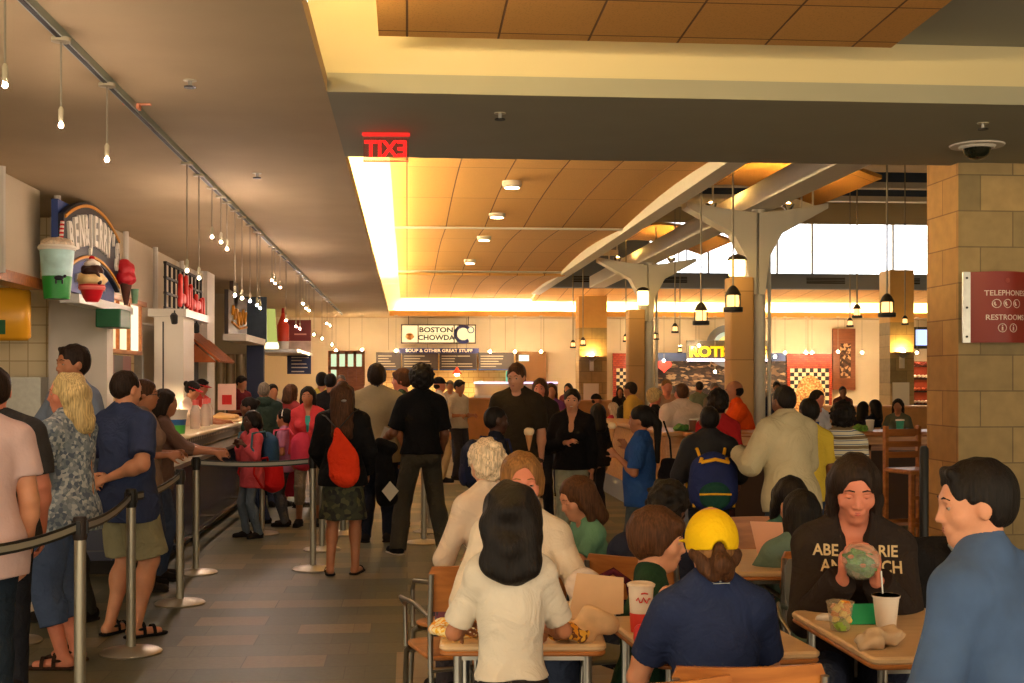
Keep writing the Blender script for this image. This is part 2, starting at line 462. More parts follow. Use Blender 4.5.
def person(label, px, d, top, face=0, pose='stand', H=None, sex='m', fat=1.0, lean=0, yaw=0, pitch=0, roll=0, arms=('down', 'down'),
           hair=('short', 'dark'), skin='fair', topw=None, bottom=None, shoes=None, child=False, h=None, legs=None, seat=None, group=None,
           extra=None, name='person', curl=.45, sunk=0, twist=0, xy=None):
    z_top = CAMZ+(HOR-top)/FPX*d-.010
    base = at(px, HOR, d) if xy is None else Vector((xy[0], xy[1], 0)); base.z = 0
    if h is None: h = .0065 if d < 5.2 else (.009 if d < 9 else (.0125 if d < 16 else .018))
    cl = math.cos(math.radians(lean))
    if pose in ('stand', 'walk'):
        s = (z_top-sunk)/(1.75-.83*(1-cl)) if H is None else H/1.75; hz = (.92*s) if H is None else z_top-.83*s*cl
    else:
        s = (H or 1.68)/1.75; hz = z_top-.83*s*cl
    root = thing(name, label, 'person', base, math.radians(face), group)
    fem = sex == 'f'; W = fat*(.93 if fem else 1.0); hs = 1.0
    if child: W *= .92; hs = 1.16 if s < .8 else 1.06
    T = Matrix.Translation((0, 0, hz)) @ Matrix.Rotation(-math.radians(lean), 4, 'X') @ Matrix.Rotation(math.radians(twist), 4, 'Z')
    Sx = lambda L: [xf(sc(p, s), T) for p in L]
    tp = lambda v: np.array(T @ (Vector(v)*s))
    # torso
    def torso(g=0, hem=None):
        L = [ell((0, -.005, .02), (.158*W+g, (.112+.02*(fat-1))*fat+g, .13+g), k=.05),
             ell((0, .01*fat, .17), ((.128 if fem else .138)*W+g, .10*fat*fat+g, .15+g), k=.06),
             ell((0, 0, .34), (.158*W+g, .110*fat+g, .17+g), k=.06),
             cone((-.14*W, -.012, .462), (.14*W, -.012, .462), .054+g, k=.05)]
        for x in (1, -1):
            L.append(cone((.025*x, -.02, .56), (.145*W*x, -.014, .478), .040+g, k=.05))
            L.append(ell((.07*x, -.055, -.02), (.088*W+g, .085+g, .095+g), k=.04))
            if fem and not child: L.append(ell((.072*x, .085*fat, .325), (.062+g, .058+g, .062+g), k=.03))
        return L
    body = torso()
    # head
    piv = Vector((0, -.005, .588))
    HM = T @ Matrix.Translation(piv*s) @ Matrix.Rotation(math.radians(lean*.8), 4, 'X') @ Matrix.Rotation(math.radians(yaw), 4, 'Z') @ Matrix.Rotation(math.radians(-pitch), 4, 'X') @ Matrix.Rotation(math.radians(roll), 4, 'Y')
    Hs = lambda L: [xf(sc(p, s*hs), HM) for p in L]
    jw = .92 if fem or child else 1.0
    head = [ell((0, -.012, .128), (.076, .096, .092), k=.03), ell((0, .022, .07), (.058*jw, .068, .082), k=.04),
            ell((0, .060, .004), ((.020 if fem else .026), .022, .019), k=.03), cone((-.03, .078, .118), (.03, .078, .118), .012, k=.02),
            ell((.042, .055, .07), (.022, .02, .022), k=.02), ell((-.042, .055, .07), (.022, .02, .022), k=.02),
            ell((.031, .096, .1), (.018, .014, .011), k=.012, neg=True), ell((-.031, .096, .1), (.018, .014, .011), k=.012, neg=True),
            cone((0, .084, .106), (0, .1035, .066), .0065, .0098, k=.014), ell((.012, .094, .062), (.008, .008, .007), k=.008), ell((-.012, .094, .062), (.008, .008, .007), k=.008),
            ell((0, .083, .036), (.027, .009, .014), k=.014),
            ell((.077, -.004, .09), (.009, .02, .031), k=.008), ell((-.077, -.004, .09), (.009, .02, .031), k=.008)]
    head = Hs(head)
    nk = cone(tp((0, -.022, .52)), np.array(HM @ (Vector((0, -.015, .045))*s*hs)), (.050 if not fem else .045)*s, (.05 if not fem else .044)*s, k=.03*s)
    body = Sx(body)+[nk]+head
    # arms
    if isinstance(arms, (str, dict)) : arms = (arms, arms)
    A = []
    for sg, spec in ((1, arms[0]), (-1, arms[1])):
        S = tp((.168*W*sg, -.012, .462)); l1, l2 = .285*s, .25*s
        opt = {}
        if isinstance(spec, dict): opt = spec; spec = spec['p']
        Rt = np.array(Matrix.Rotation(math.radians(twist), 3, 'Z'))
        if isinstance(spec, str):
            e, w = ARMS[spec]; e = Rt@norm((e[0]*sg, e[1], e[2])); w = Rt@norm((w[0]*sg, w[1], w[2]))
            E = S+e*l1; Wp = E+w*l2
        elif isinstance(spec[0], (tuple, list)):
            e, w = spec; e = norm((e[0]*sg, e[1], e[2])); w = norm((w[0]*sg, w[1], w[2])); E = S+e*l1; Wp = E+w*l2
        else:                                             # a wrist target in the person's own frame
            E, Wp = ik(S, spec, l1, l2, opt.get('pole', (.6*sg, -.2, -.8)))
        u = norm(Wp-E); n = opt.get('n', (-sg*.8, 0, -.5) if u[2] > -.7 else (-sg, .2, 0)); n = norm(n); n = norm(n-u*(n@u))
        hd = norm(opt.get('dir', u)); n = norm(n-hd*(n@hd)); t = opt.get('t'); t = np.cross(hd, n)*(-sg) if t is None else norm(t)
        if opt.get('t') is None and u[2] <= -.7: t = np.array((0, 1, 0)) - hd*(hd[1]); t = norm(t)
        A.append((sg, S, E, Wp, hd, n, t, opt.get('curl', curl)))
        body += [cone(S, E, .047*s*W, .039*s*W, k=.035*s), cone(E, Wp, .040*s*W, .026*s, k=.02*s), ell(tuple(E*.72+Wp*.28), (.042*s*W,)*3, k=.03*s)]
        body += hand(Wp, hd, n, t, s, opt.get('curl', curl), .004 if h < .008 else .003, spread=opt.get('spread', 1.0))
    # legs
    LG = []
    for sg in (1, -1):
        Hp = tp((.085*W*sg, 0, -.01))
        if pose == 'stand':
            st = (legs or {}).get('st', .11); off = (legs or {}).get('off', .02)*sg
            ft = np.array((st*sg*s, off-.02, .085*s)); K, An = ik(Hp, ft, .43*s, .42*s, (0, 1, 0)); yawf = .2*sg
        elif pose == 'walk':
            ft = np.array((.08*sg*s, .24*sg*s*(legs or {}).get('dir', 1), .085*s)); K, An = ik(Hp, ft, .43*s, .425*s, (0, 1, 0)); yawf = .08*sg
        else:
            o = legs or {}
            kn = np.array(((.10+o.get('open', .02))*sg*s, .40*s, max(hz+.02*s, .5*s) if seat != 'high' else hz)); kn = Hp+norm(kn-Hp)*.43*s
            fz = .085*s if seat != 'high' else kn[2]-.40*s
            K = kn; An = np.array((kn[0], kn[1]+o.get('tuck', -.04)*s, fz)); yawf = .15*sg
        LG.append((sg, Hp, K, An, yawf))
        body += [cone(Hp, K, .085*s*W, .055*s*W, k=.05*s), cone(K, An, .053*s*W, .036*s, k=.02*s),
                 ell(tuple(K*.68+An*.32+np.array((0, -.015*s, 0))), (.052*s*W, .056*s*W, .10*s), k=.03*s)]
        fd = norm((math.sin(yawf), math.cos(yawf), 0)); hl = An+np.array((0, 0, -.045*s))-fd*.035*s; toe = np.array((*(An[:2]+fd[:2]*.155*s), An[2]-.058*s))
        body += [cone(hl, toe, .036*s, .024*s, k=.03*s)]
    bo = sdf_obj('body', body, skin_mat(skin), root, h)
    # face
    near = d < 8.5
    fm = lambda v: HM @ (Vector(v)*s*hs)
    if d < 30:
        white = mat('eye_white', (160, 148, 134), rough=.25); iris = mat('iris_brown', (30, 18, 12), rough=.2)
        if near or d < 15:
            down = pitch > 12
            for x in (1, -1):
                b = MB(); c = fm((.0305*x, .0745, .1)); r = .0117*s*hs
                Q = Matrix.Translation(c) @ HM.to_3x3().to_4x4() @ Matrix.Rotation(math.radians(-(22 if down else 4)), 4, 'X') @ Matrix.Rotation(-PI/2, 4, 'X')
                b.ball((0, 0, 0), r, 14, 12, Q); e = b.build('eye', [white, iris], root, 60)
                ax = (Q.to_3x3() @ Vector((0, 0, 1)))
                for p in e.data.polygons:
                    if (p.center-c).normalized().dot(ax) > .86: p.material_index = 1
                lid = [cone(c+HM.to_3x3() @ Vector((-.004*s, .0, .002*s)), c+HM.to_3x3() @ Vector((.004*s, 0, .002*s)), .0130*s*hs, k=.002),
                       half(c+HM.to_3x3() @ Vector((0, 0, (-.003 if down else .0028)*s)), tuple(HM.to_3x3() @ Vector((0, -.25, -1)).normalized()))]
                if near: sdf_obj('eyelid', lid, skin_mat(skin), root, .002)
            bm_ = hair_mat(hair[1] if hair[1] not in ('white', 'blonde') else 'light')
            for x in (1, -1):
                MB().tube([fm((.013*x, .0925, .1225)), fm((.031*x, .0905, .1265)), fm((.048*x, .0785, .120))], [.0028*s, .0034*s, .0016*s], 6).build('eyebrow', bm_, root, 60)
        lc = {'dark': (96, 48, 40), 'brown': (120, 60, 50)}.get(skin, (176, 84, 74) if fem else (164, 92, 76))
        b = MB()
        up = [fm((x, .0935-abs(x)*.42, .040+(.0015 if abs(x) > .005 else 0))) for x in (-.025, -.013, -.005, 0, .005, .013, .025)]
        lo = [fm((x, .0927-abs(x)*.40, .0325)) for x in (-.019, -.01, 0, .01, .019)]
        b.tube(up, [.001*s, .0024*s, .0032*s, .0028*s, .0032*s, .0024*s, .001*s], 6); b.tube(lo, [.001*s, .0032*s, .0040*s, .0032*s, .001*s], 6)
        b.build('lips', mat('lips_%d' % lc[0], lc, rough=.4), root, 60)
    # hair
    st, hc = hair[0], hair[1]; ln = hair[2] if len(hair) > 2 else .2; HP = []
    g = {'short': .007, 'crop': .003, 'curly': .020, 'afro': .036, 'boy': .012}.get(st, .009)
    if st != 'bald' and st != 'cap' and st != 'hood':
        HP = [ell((0, -.016, .133), (.077+g, .098+g, .09+g), k=.02)]
        if st in ('short', 'crop', 'curly', 'afro', 'boy'):
            HP += [ell((0, -.042, .092 if st in ('short', 'crop') else .085), (.066+g*.8, .058+g*.8, .062+g), k=.03)]
            if st == 'boy': HP += [cone((.07, .01, .11), (.077, .01, .06), .022, .014, k=.02), cone((-.07, .01, .11), (-.077, .01, .06), .022, .014, k=.02), cone((-.04, .075-.03*(len(hair) > 3 and hair[3] == 'none'), .165), (.04, .075-.03*(len(hair) > 3 and hair[3] == 'none'), .165), .022, k=.02)]
            if st == 'short': HP += [cone((.074, .028, .12), (.078, .018, .085), .008, .006, k=.01), cone((-.074, .028, .12), (-.078, .018, .085), .008, .006, k=.01), cone((-.035, .066, .192), (.035, .064, .194), .014, k=.02)]
        elif st in ('long', 'bob', 'wavy'):
            HP += [cone((-.03, -.05, .10), (-.035, -.085, .10-ln), .066*(1.15 if st == 'wavy' else 1), .055*(1.3 if st == 'wavy' else 1), k=.04), cone((.03, -.05, .10), (.035, -.085, .10-ln), .066*(1.15 if st == 'wavy' else 1), .055*(1.3 if st == 'wavy' else 1), k=.04)]
            sl = ln if st != 'bob' else ln*.9
            for x in (1, -1):
                HP += [cone((.060*x, .010, .15), (.078*x, -.006, .05), .024, .021, k=.03), cone((.078*x, -.006, .05), (.086*x, -.01+.03*(ln > .2), .10-sl), .021, .024, k=.03)]
        elif st in ('bun', 'pony'):
            HP += [ell((0, -.05, .1), (.07, .06, .07), k=.03)]
            if st == 'bun': HP += [ell((0, -.125, .15), (.04, .038, .04), k=.01)]
            else: HP += [cone((0, -.105, .15), (0, -.15, .06), .028, .036, k=.02), cone((0, -.15, .06), (0, -.15, .10-ln), .036, .022, k=.02)]
        fr = hair[3] if len(hair) > 3 else ('fringe' if st == 'boy' else '')
        HP += [ell((0, .098, .06), (.054, .075, .084 if fr != 'fringe' else .066), k=.012, neg=True)]
        if fr == 'none': HP += [ell((0, .125, .14), (.052, .06, .045), k=.012, neg=True)]
        if fr != 'fringe': HP += [ell((0, .115, .13), (.048, .053, .040), k=.012, neg=True)]
        if st in ('short', 'crop', 'curly', 'afro'): HP += [ell((.09, .012, .075), (.03, .03, .035), k=.01, neg=True), ell((-.09, .012, .075), (.03, .03, .035), k=.01, neg=True)]
        HP = Hs(HP)
        nz = {'curly': curls(.007, 90), 'afro': curls(.009, 100), 'wavy': curls(.006, 55)}.get(st, strands(.0035, 120, px) if h < .013 else None)
        if h < .018 or st not in ('curly',): sdf_obj('hair', HP, hair_mat(hc), root, min(h, .011), nz)
        else: sdf_obj('hair', HP, hair_mat(hc), root, .012)
    elif st == 'bald':
        HP = [ell((0, -.03, .10), (.083, .085, .07), k=.02), ell((0, .10, .09), (.09, .09, .2), k=.02, neg=True), ell((0, 0, .2), (.075, .09, .06), k=.01, neg=True), ell((.09, .012, .08), (.03, .03, .035), k=.01, neg=True), ell((-.09, .012, .08), (.03, .03, .035), k=.01, neg=True)]
        sdf_obj('hair', Hs(HP), hair_mat(hc), root, min(h, .01))
    elif st == 'cap':
        HP = [ell((0, -.035, .07), (.076, .07, .055), k=.03), ell((0, .098, .06), (.06, .075, .1), k=.012, neg=True), ell((.09, .012, .075), (.03, .03, .035), k=.01, neg=True), ell((-.09, .012, .075), (.03, .03, .035), k=.01, neg=True)]
        sdf_obj('hair', Hs(HP), hair_mat(hc), root, min(h, .01))
    # clothes
    t = topw or {}; g = t.get('g', .012); tm = t.get('m') or cloth(t.get('c', (90, 90, 90)))
    hem = t.get('hem', -.10); sleeve = t.get('sl', .55)
    L = torso(g)
    if hem < .06: L.extend((cone((0, -.008, .12), (0, -.012, -.06), .142*W+g, .182*W+g+.004, k=.03, flat=((0, 1, 0), .76)), cone((0, -.012, -.06), (0, -.012, min(hem, -.07)-.1), .182*W+g+.004, .184*W+g+t.get('flare', 0), k=.03, flat=((0, 1, 0), .8))))
    L = Sx(L+[half((0, 0, hem), (0, 0, -1))])
    SL = []
    for (sg, S, E, Wp, hd, n, tt, cu) in A:
        gg = (g+.006)*s
        if sleeve <= 1: 
            if sleeve > 0: SL.append(cone(S, S+(E-S)*sleeve, .044*s*W+gg, .046*s*W+gg, k=.03*s, cut=True))
        else:
            SL.append(cone(S, E, .044*s*W+gg, .042*s*W+gg, k=.03*s)); SL.append(cone(E, E+(Wp-E)*(sleeve-1), .042*s*W+gg, .030*s+gg, k=.015*s, cut=True))
    nv = t.get('neck', .0)
    L = L[:-1]+[L[-1]]+SL
    L += Sx([cone((0, -.018, .578), (0, .012, .66), .054+nv*.5, .068+nv*.5, k=.006, neg=True), ell((0, .05, .545), (.05, .045, .035), k=.006, neg=True)])
    if t.get('v'): L += Sx([cone((0, .10*fat, .60), (0, .125*fat, .53-t['v']), .062, .006, k=.006, neg=True), cone((0, .03, .60), (0, .09*fat, .50), .062, .045, k=.006, neg=True)])
    sdf_obj(t.get('n', 'shirt'), L, tm, root, h, folds(.0048, 24, px) if h < .016 else None)
    if t.get('collar'):
        cm = t.get('cm') or tm
        sdf_obj('collar', Sx([cone((0, -.03, .535), (0, -.012, .595), .068, .062, k=.005, cut=True, cuta=True), cone((0, -.04, .5), (0, .02, .66), .057, .055, k=.003, neg=True), ell((0, .07, .56), (.02, .03, .05), k=.004, neg=True)]), cm, root, min(h, .007))
    if t.get('hood'):
        sdf_obj('hood', Sx([ell((0, -.085, .535), (.115, .055, .075), k=.02), cone((-.08, -.03, .53), (.08, -.03, .53), .05, k=.03), cone((-.075, -.02, .52), (-.04, .08, .45), .03, .018, k=.02), cone((.075, -.02, .52), (.04, .08, .45), .03, .018, k=.02), ell((0, -.0, .62), (.068, .08, .12), k=.02, neg=True)]), tm, root, h, folds(.003, 40))
    if t.get('inner'):
        sdf_obj('undershirt', Sx(torso(.006)+[half((0, 0, .455), (0, 0, 1))]), cloth(t['inner']), root, h)
    b_ = bottom or {}; bm2 = b_.get('m') or cloth(b_.get('c', (50, 50, 60)), scale=12); bl = b_.get('len', 1.0); kind = b_.get('k', 'trousers')
    if kind == 'skirt':
        L = Sx([ell((0, -.005, .02), (.165*W, .12*fat, .13), k=.03, plane=((0, 0, .12), (0, 0, 1))), cone((0, -.01, .0), (0, -.005, -bl), .165*W, .205*W, k=.03, cut=True, flat=((0, 1, 0), .8))])
        sdf_obj('skirt', L, bm2, root, h, folds(.006, 34) if h < .016 else None)
    else:
        L = Sx([ell((0, -.005, .02), (.162*W+.006, .114*fat+.008, .13), k=.04, plane=((0, 0, .11), (0, 0, 1)))]+[ell((.07*x, -.055, -.02), (.088*W+.008, .085+.008, .095+.008), k=.04) for x in (1, -1)])
        for (sg, Hp, K, An, yf) in LG:
            w0 = b_.get('w', 0)
            if bl <= 1.0 and bl < .56: L.append(cone(Hp, Hp+(K-Hp)*bl*2, .088*s*W+.012*s, .072*s*W+.02*s+w0, k=.025*s, cut=True))
            else:
                L.append(cone(Hp, K, .088*s*W+.010*s, .060*s*W+.012*s+w0*.5, k=.03*s)); q = An+np.array((0, 0, -.04*s)); 
                L.append(cone(K, K+(q-K)*min(1, (bl-.5)*2), .060*s*W+.012*s+w0*.5, .048*s+.010*s+w0, k=.02*s, cut=True))
                L.append(ell(tuple(K*.68+An*.32+np.array((0, -.015*s, 0))), (.052*s*W+.014, .056*s*W+.014, .10*s), k=.03*s, plane=(q*min(1, (bl-.5)*2)+K*(1-min(1, (bl-.5)*2)), (0, 0, -1)))) if bl > .6 else None
        L = [p for p in L if p]
        sdf_obj(kind, L, bm2, root, h, folds(.004, 24, px) if h < .016 else None)
    # shoes
    if pose != 'none' and seat != 'high' and not b_.get('noshoe'):
        sk = (shoes or {}).get('k', 'shoe'); sm = cloth((shoes or {}).get('c', (30, 26, 24)), bump=.1)
        for (sg, Hp, K, An, yf) in LG:
            fd = norm((math.sin(yf), math.cos(yf), 0)); an0 = np.array((An[0], An[1], An[2]-.085*s))
            if sk == 'shoe':
                P = [cone(an0-fd*.035*s+np.array((0, 0, .045*s)), an0+fd*.06*s+np.array((0, 0, .045*s)), .046*s, .042*s, k=.02*s), cone(an0+fd*.05*s+np.array((0, 0, .038*s)), an0+fd*.175*s+np.array((0, 0, .03*s)), .044*s, .036*s, k=.03*s),
                     cone(an0+np.array((0, 0, .03*s)), an0+np.array((0, 0, .09*s)), .046*s, .043*s, k=.02*s, cut=True), half((0, 0, an0[2]+.003), (0, 0, -1))]
                o = sdf_obj('shoe', P, sm, root, min(h, .009))
                P = [cone(an0-fd*.035*s+np.array((0, 0, .012*s)), an0+fd*.17*s+np.array((0, 0, .012*s)), .05*s, .043*s, k=.005), half((0, 0, an0[2]+.001), (0, 0, -1)), half((0, 0, an0[2]+.016*s), (0, 0, 1))]
                sdf_obj('sole', P, cloth((shoes or {}).get('s', (40, 36, 32)), bump=.05), o, min(h, .009))
            else:
                P = [cone(an0-fd*.04*s+np.array((0, 0, .01*s)), an0+fd*.175*s+np.array((0, 0, .01*s)), .046*s, .042*s, k=.005), half((0, 0, an0[2]+.001), (0, 0, -1)), half((0, 0, an0[2]+.018*s), (0, 0, 1))]
                o = sdf_obj('sandal' if sk == 'sandal' else 'shoe', P, sm, root, min(h, .008))
                side = np.array((fd[1], -fd[0], 0)); b = MB()
                for (f0, f1, z) in ((.11, .13, .062), (.04, .06, .082)) if sk == 'sandal' else ((.12, .13, .052),):
                    pts = [Vector(an0+fd*f0*s+side*.046*s*math.cos(q)+np.array((0, 0, .01*s+z*s*math.sin(q)))) for q in [PI*i/8 for i in range(9)]]
                    b.loft([[p+Vector(fd)*w*s for p in pts] for w in (-.012, .012)], False, False); b.loft([[p*1+Vector(fd)*w*s+Vector((0, 0, .004)) for p in pts] for w in (-.012, .012)], False, False)
                if sk == 'sandal': b.tube([an0-fd*.055*s+np.array((0, 0, .055*s))+side*x*.03*s+fd*(.02 if abs(x) < 1.2 else .08)*s*abs(x) for x in (-1.3, -.6, 0, .6, 1.3)], .009*s, 6)
                b.build('strap', sm, o, 60)
    info = dict(root=root, T=T, HM=HM, s=s, hs=hs, A=A, LG=LG, tp=tp, fm=fm, W=W, hz=hz, h=h, world=Matrix.Translation(base) @ Matrix.Rotation(math.radians(face), 4, 'Z'), Sx=Sx, Hs=Hs, fat=fat)
    return info
# ------------------------------------------------------------ setting
sc_ = bpy.context.scene
cream = (214, 196, 158)
M_ceil = mat('painted_ceiling', (182, 160, 122), rough=.9, var=.04, vscale=2, bump=.05, bscale=60, coord='Object')
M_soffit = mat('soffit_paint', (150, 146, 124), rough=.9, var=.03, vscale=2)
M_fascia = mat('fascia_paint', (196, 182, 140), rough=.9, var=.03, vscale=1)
M_white = mat('white_paint', (214, 206, 190), rough=.8, var=.02)
M_cream = mat('cream_wall', (208, 192, 160), rough=.85, var=.05, vscale=1.5)
M_wall = mat('beige_wall', (214, 198, 168), rough=.85, var=.05, vscale=1.5)
M_cove = mat('cove_paint', (240, 222, 176), rough=.8)
M_lip = mat('cove_lip', (206, 150, 76), rough=.7)
M_steel = mat('brushed_steel', (170, 168, 160), rough=.3, metal=1, var=.08, vscale=20)
M_chrome = mat('chrome', (190, 188, 182), rough=.15, metal=1)
M_black = mat('black_plastic', (22, 21, 20), rough=.5)
M_dark = mat('dark_recess', (34, 28, 24), rough=.8, var=.1)
M_wood = wood('maple_wood', (184, 126, 66), (214, 156, 92))
M_wood2 = wood('honey_wood', (160, 96, 44), (194, 124, 60))
M_tabletop = wood('table_laminate', (208, 172, 126), (224, 190, 144), rough=.35)
M_stone = blocks('stone_blocks', (176, 148, 98), (140, 122, 84), (120, 102, 70), .56, .30, msize=.006, plane='XZ', rough=.75, bump=.15, nscale=9)
M_stoneY = blocks('stone_blocks_lit_side', (196, 150, 84), (176, 130, 70), (140, 100, 55), .56, .30, msize=.006, plane='YZ', rough=.75, bump=.15, nscale=9)  # side faces coloured more orange to paint in the warm light on them
M_slate = blocks('slate_floor', (62, 60, 50), (88, 80, 64), (56, 54, 46), .61, .305, msize=.004, plane='XY', rough=.55, bump=.05, bias=-.25, nscale=5)
M_beige_floor = blocks('beige_floor', (150, 134, 108), (132, 116, 92), (110, 98, 78), .61, .61, off=0, msize=.006, plane='XY', rough=.5, bump=.05, nscale=4)
M_tile = blocks('cream_tile', (232, 214, 168), (226, 204, 156), (190, 160, 110), .2, .2, off=0, msize=.006, plane='XZ', rough=.3)
M_tileY = blocks('cream_tile_side', (232, 214, 168), (226, 204, 156), (190, 160, 110), .2, .2, off=0, msize=.006, plane='YZ', rough=.3)
M_navytile = blocks('navy_tile', (26, 28, 58), (34, 32, 66), (66, 62, 70), .2, .2, off=0, msize=.006, plane='YZ', rough=.25)
M_navytileX = blocks('navy_tile_end', (26, 28, 58), (34, 32, 66), (66, 62, 70), .2, .2, off=0, msize=.006, plane='XZ', rough=.25)
def slate():
    """two-layer carpet-tile pattern: runs of darker and lighter planks"""
    m, nt, b = newmat('slate_planks'); N = nt.nodes; L = nt.links
    tc = N.new('ShaderNodeTexCoord'); outs = []
    for (w, h, c1, c2, bias, of) in ((.92, .305, (80, 86, 70), (106, 106, 82), -.1, .37), (.46, .305, (66, 70, 60), (176, 150, 104), -.45, .5)):
        br = N.new('ShaderNodeTexBrick'); br.offset = of; br.inputs['Scale'].default_value = 1; br.inputs['Brick Width'].default_value = w; br.inputs['Row Height'].default_value = h
        br.inputs['Mortar Size'].default_value = .003; br.inputs['Bias'].default_value = bias
        for k, c in (('Color1', c1), ('Color2', c2), ('Mortar', (46, 44, 38))): br.inputs[k].default_value = (*srgb(c), 1)
        L.new(tc.outputs['Object'], br.inputs['Vector']); outs.append(br.outputs['Color'])
    n = N.new('ShaderNodeTexNoise'); n.inputs['Scale'].default_value = 30; n.inputs['Detail'].default_value = 4; L.new(tc.outputs['Object'], n.inputs['Vector'])
    mx = N.new('ShaderNodeMix'); mx.data_type = 'RGBA'; mx.inputs['Factor'].default_value = .5
    L.new(outs[0], mx.inputs['A']); L.new(outs[1], mx.inputs['B'])
    mr = N.new('ShaderNodeMapRange'); mr.inputs[3].default_value = .7; mr.inputs[4].default_value = 1.3; L.new(n.outputs['Fac'], mr.inputs[0])
    vm = N.new('ShaderNodeVectorMath'); vm.operation = 'SCALE'; L.new(mx.outputs['Result'], vm.inputs[0]); L.new(mr.outputs[0], vm.inputs['Scale'])
    L.new(vm.outputs[0], b.inputs['Base Color']); b.inputs['Roughness'].default_value = .5; b.inputs['Specular IOR Level'].default_value = .3
    return m
M_slate = slate()

def sbox(name, lo, hi, m): return struct(name, MB().box(lo, hi), m)
XR = 17.0; YB = 37.0
sbox('floor', (-7, -1, -.1), (-.06, 19, 0), M_slate)
sbox('floor', (-.06, 7.35, -.1), (XR, 19, 0), M_slate)
sbox('floor', (-.06, -1, -.1), (XR, 7.35, 0), M_beige_floor)
sbox('floor', (-7, 19, -.1), (XR, YB+.3, 0), M_beige_floor)
H1 = 3.4
sbox('ceiling', (-7, -1, H1), (-.62, YB, H1+.12), M_ceil)                   # lowered ceiling over the queue
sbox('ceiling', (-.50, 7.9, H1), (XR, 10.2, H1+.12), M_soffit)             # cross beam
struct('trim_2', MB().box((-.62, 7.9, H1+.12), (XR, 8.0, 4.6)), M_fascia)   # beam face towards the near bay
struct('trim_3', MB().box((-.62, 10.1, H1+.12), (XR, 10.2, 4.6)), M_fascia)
# cove along the lowered ceiling: lip, back wall, lamps
struct('trim_4', MB().box((-.62, -1, H1), (-.50, 7.9, H1+.10)), M_ceil)
struct('trim_22', MB().box((-.62, 7.9, H1), (-.50, 10.2, H1+.12)), M_ceil)
struct('trim_5', MB().box((-.62, 10.2, H1), (-.50, 35.7, H1+.10)), M_ceil)
struct('trim_6', MB().box((-.92, -1, H1+.12), (-.86, YB, 4.6)), M_cove)
sbox('ceiling', (-.92, -1, 4.3), (XR, 7.95, 4.4), M_cove)
M_panel = None
def panelmat(name, w, l, c1, c2):
    m, nt, b = newmat(name); N = nt.nodes; L = nt.links
    tc = N.new('ShaderNodeTexCoord'); sp = N.new('ShaderNodeSeparateXYZ'); cb = N.new('ShaderNodeCombineXYZ'); L.new(tc.outputs['Object'], sp.inputs[0])
    L.new(sp.outputs[1], cb.inputs[0]); L.new(sp.outputs[0], cb.inputs[1])
    br = N.new('ShaderNodeTexBrick'); br.offset = 0; br.inputs['Scale'].default_value = 1; br.inputs['Brick Width'].default_value = l; br.inputs['Row Height'].default_value = w
    br.inputs['Mortar Size'].default_value = .008; br.inputs['Mortar Smooth'].default_value = .3
    for k, c in (('Color1', c1), ('Color2', c2), ('Mortar', (96, 60, 26))): br.inputs[k].default_value = (*srgb(c), 1)
    L.new(cb.outputs[0], br.inputs['Vector'])
    v = N.new('ShaderNodeTexVoronoi'); v.inputs['Scale'].default_value = 60; L.new(tc.outputs['Object'], v.inputs['Vector'])
    mr = N.new('ShaderNodeMapRange'); mr.inputs[1].default_value = .1; mr.inputs[2].default_value = .4; mr.inputs[3].default_value = .8; mr.inputs[4].default_value = 1.05; L.new(v.outputs['Distance'], mr.inputs[0])
    vm = N.new('ShaderNodeVectorMath'); vm.operation = 'SCALE'; L.new(br.outputs['Color'], vm.inputs[0]); L.new(mr.outputs[0], vm.inputs['Scale'])
    L.new(vm.outputs[0], b.inputs['Base Color']); b.inputs['Roughness'].default_value = .9
    bp = N.new('ShaderNodeBump'); bp.invert = True; bp.inputs['Strength'].default_value = .6; bp.inputs['Distance'].default_value = .02
    L.new(br.outputs['Fac'], bp.inputs['Height']); L.new(bp.outputs['Normal'], b.inputs['Normal'])
    return m
M_panel = panelmat('acoustic_panel', .6, 2.4, (214, 160, 84), (206, 152, 78))
M_panel2 = panelmat('acoustic_panel_near', .55, .62, (196, 142, 72), (186, 132, 64))
def curved(x0, x1, y0, y1, z, rise, n=8, th=.04):
    b = MB(); pr = [(y0+(y1-y0)*i/n, z+rise*math.sin(PI*i/n)) for i in range(n+1)]
    return b.prism(pr+[(y, zz+th) for y, zz in reversed(pr)], 0, x0, x1)
struct('ceiling', curved(-.17, 3.0, -.8, 7.55, 3.66, .10, th=.04), M_panel2)
sbox('ceiling', (3.0, -1, 3.78), (XR, 7.9, 3.84), mat('grey_ceiling', (150, 148, 134), rough=.9))
ZP = 3.95
for i, (ya, yb) in enumerate(((10.35, 11.6), (11.66, 19.3), (19.42, 27.1), (27.22, 34.9))):
    struct('ceiling', curved(-.19, 3.45, ya, yb, ZP if yb < 34 else 3.86, .10 if yb-ya > 3 else 0, th=.05), M_panel, 50)
for y in (11.6, 19.3, 27.1): struct('trim_7', MB().box((-.19, y, ZP-.02), (3.45, y+.12, ZP+.06)), M_white)
sbox('ceiling', (-.92, 10.15, 4.3), (3.5, 35.8, 4.4), M_cove)
struct('trim_8', MB().box((3.36, 10.2, 3.88), (3.58, 33.6, 4.16)), M_white)  # beam at the edge of the light well
# far cove
struct('trim_9', MB().box((-.62, 35.7, H1), (XR, 35.78, H1+.15)), M_lip)
sbox('ceiling', (-.62, 35.78, H1), (XR, YB, H1+.08), M_ceil)
struct('trim_10', MB().box((-.92, 36.15, H1+.08), (XR, 36.2, 4.6)), M_cove)
sbox('ceiling', (3.5, 32.5, 4.3), (XR, 36.2, 4.4), M_cove)
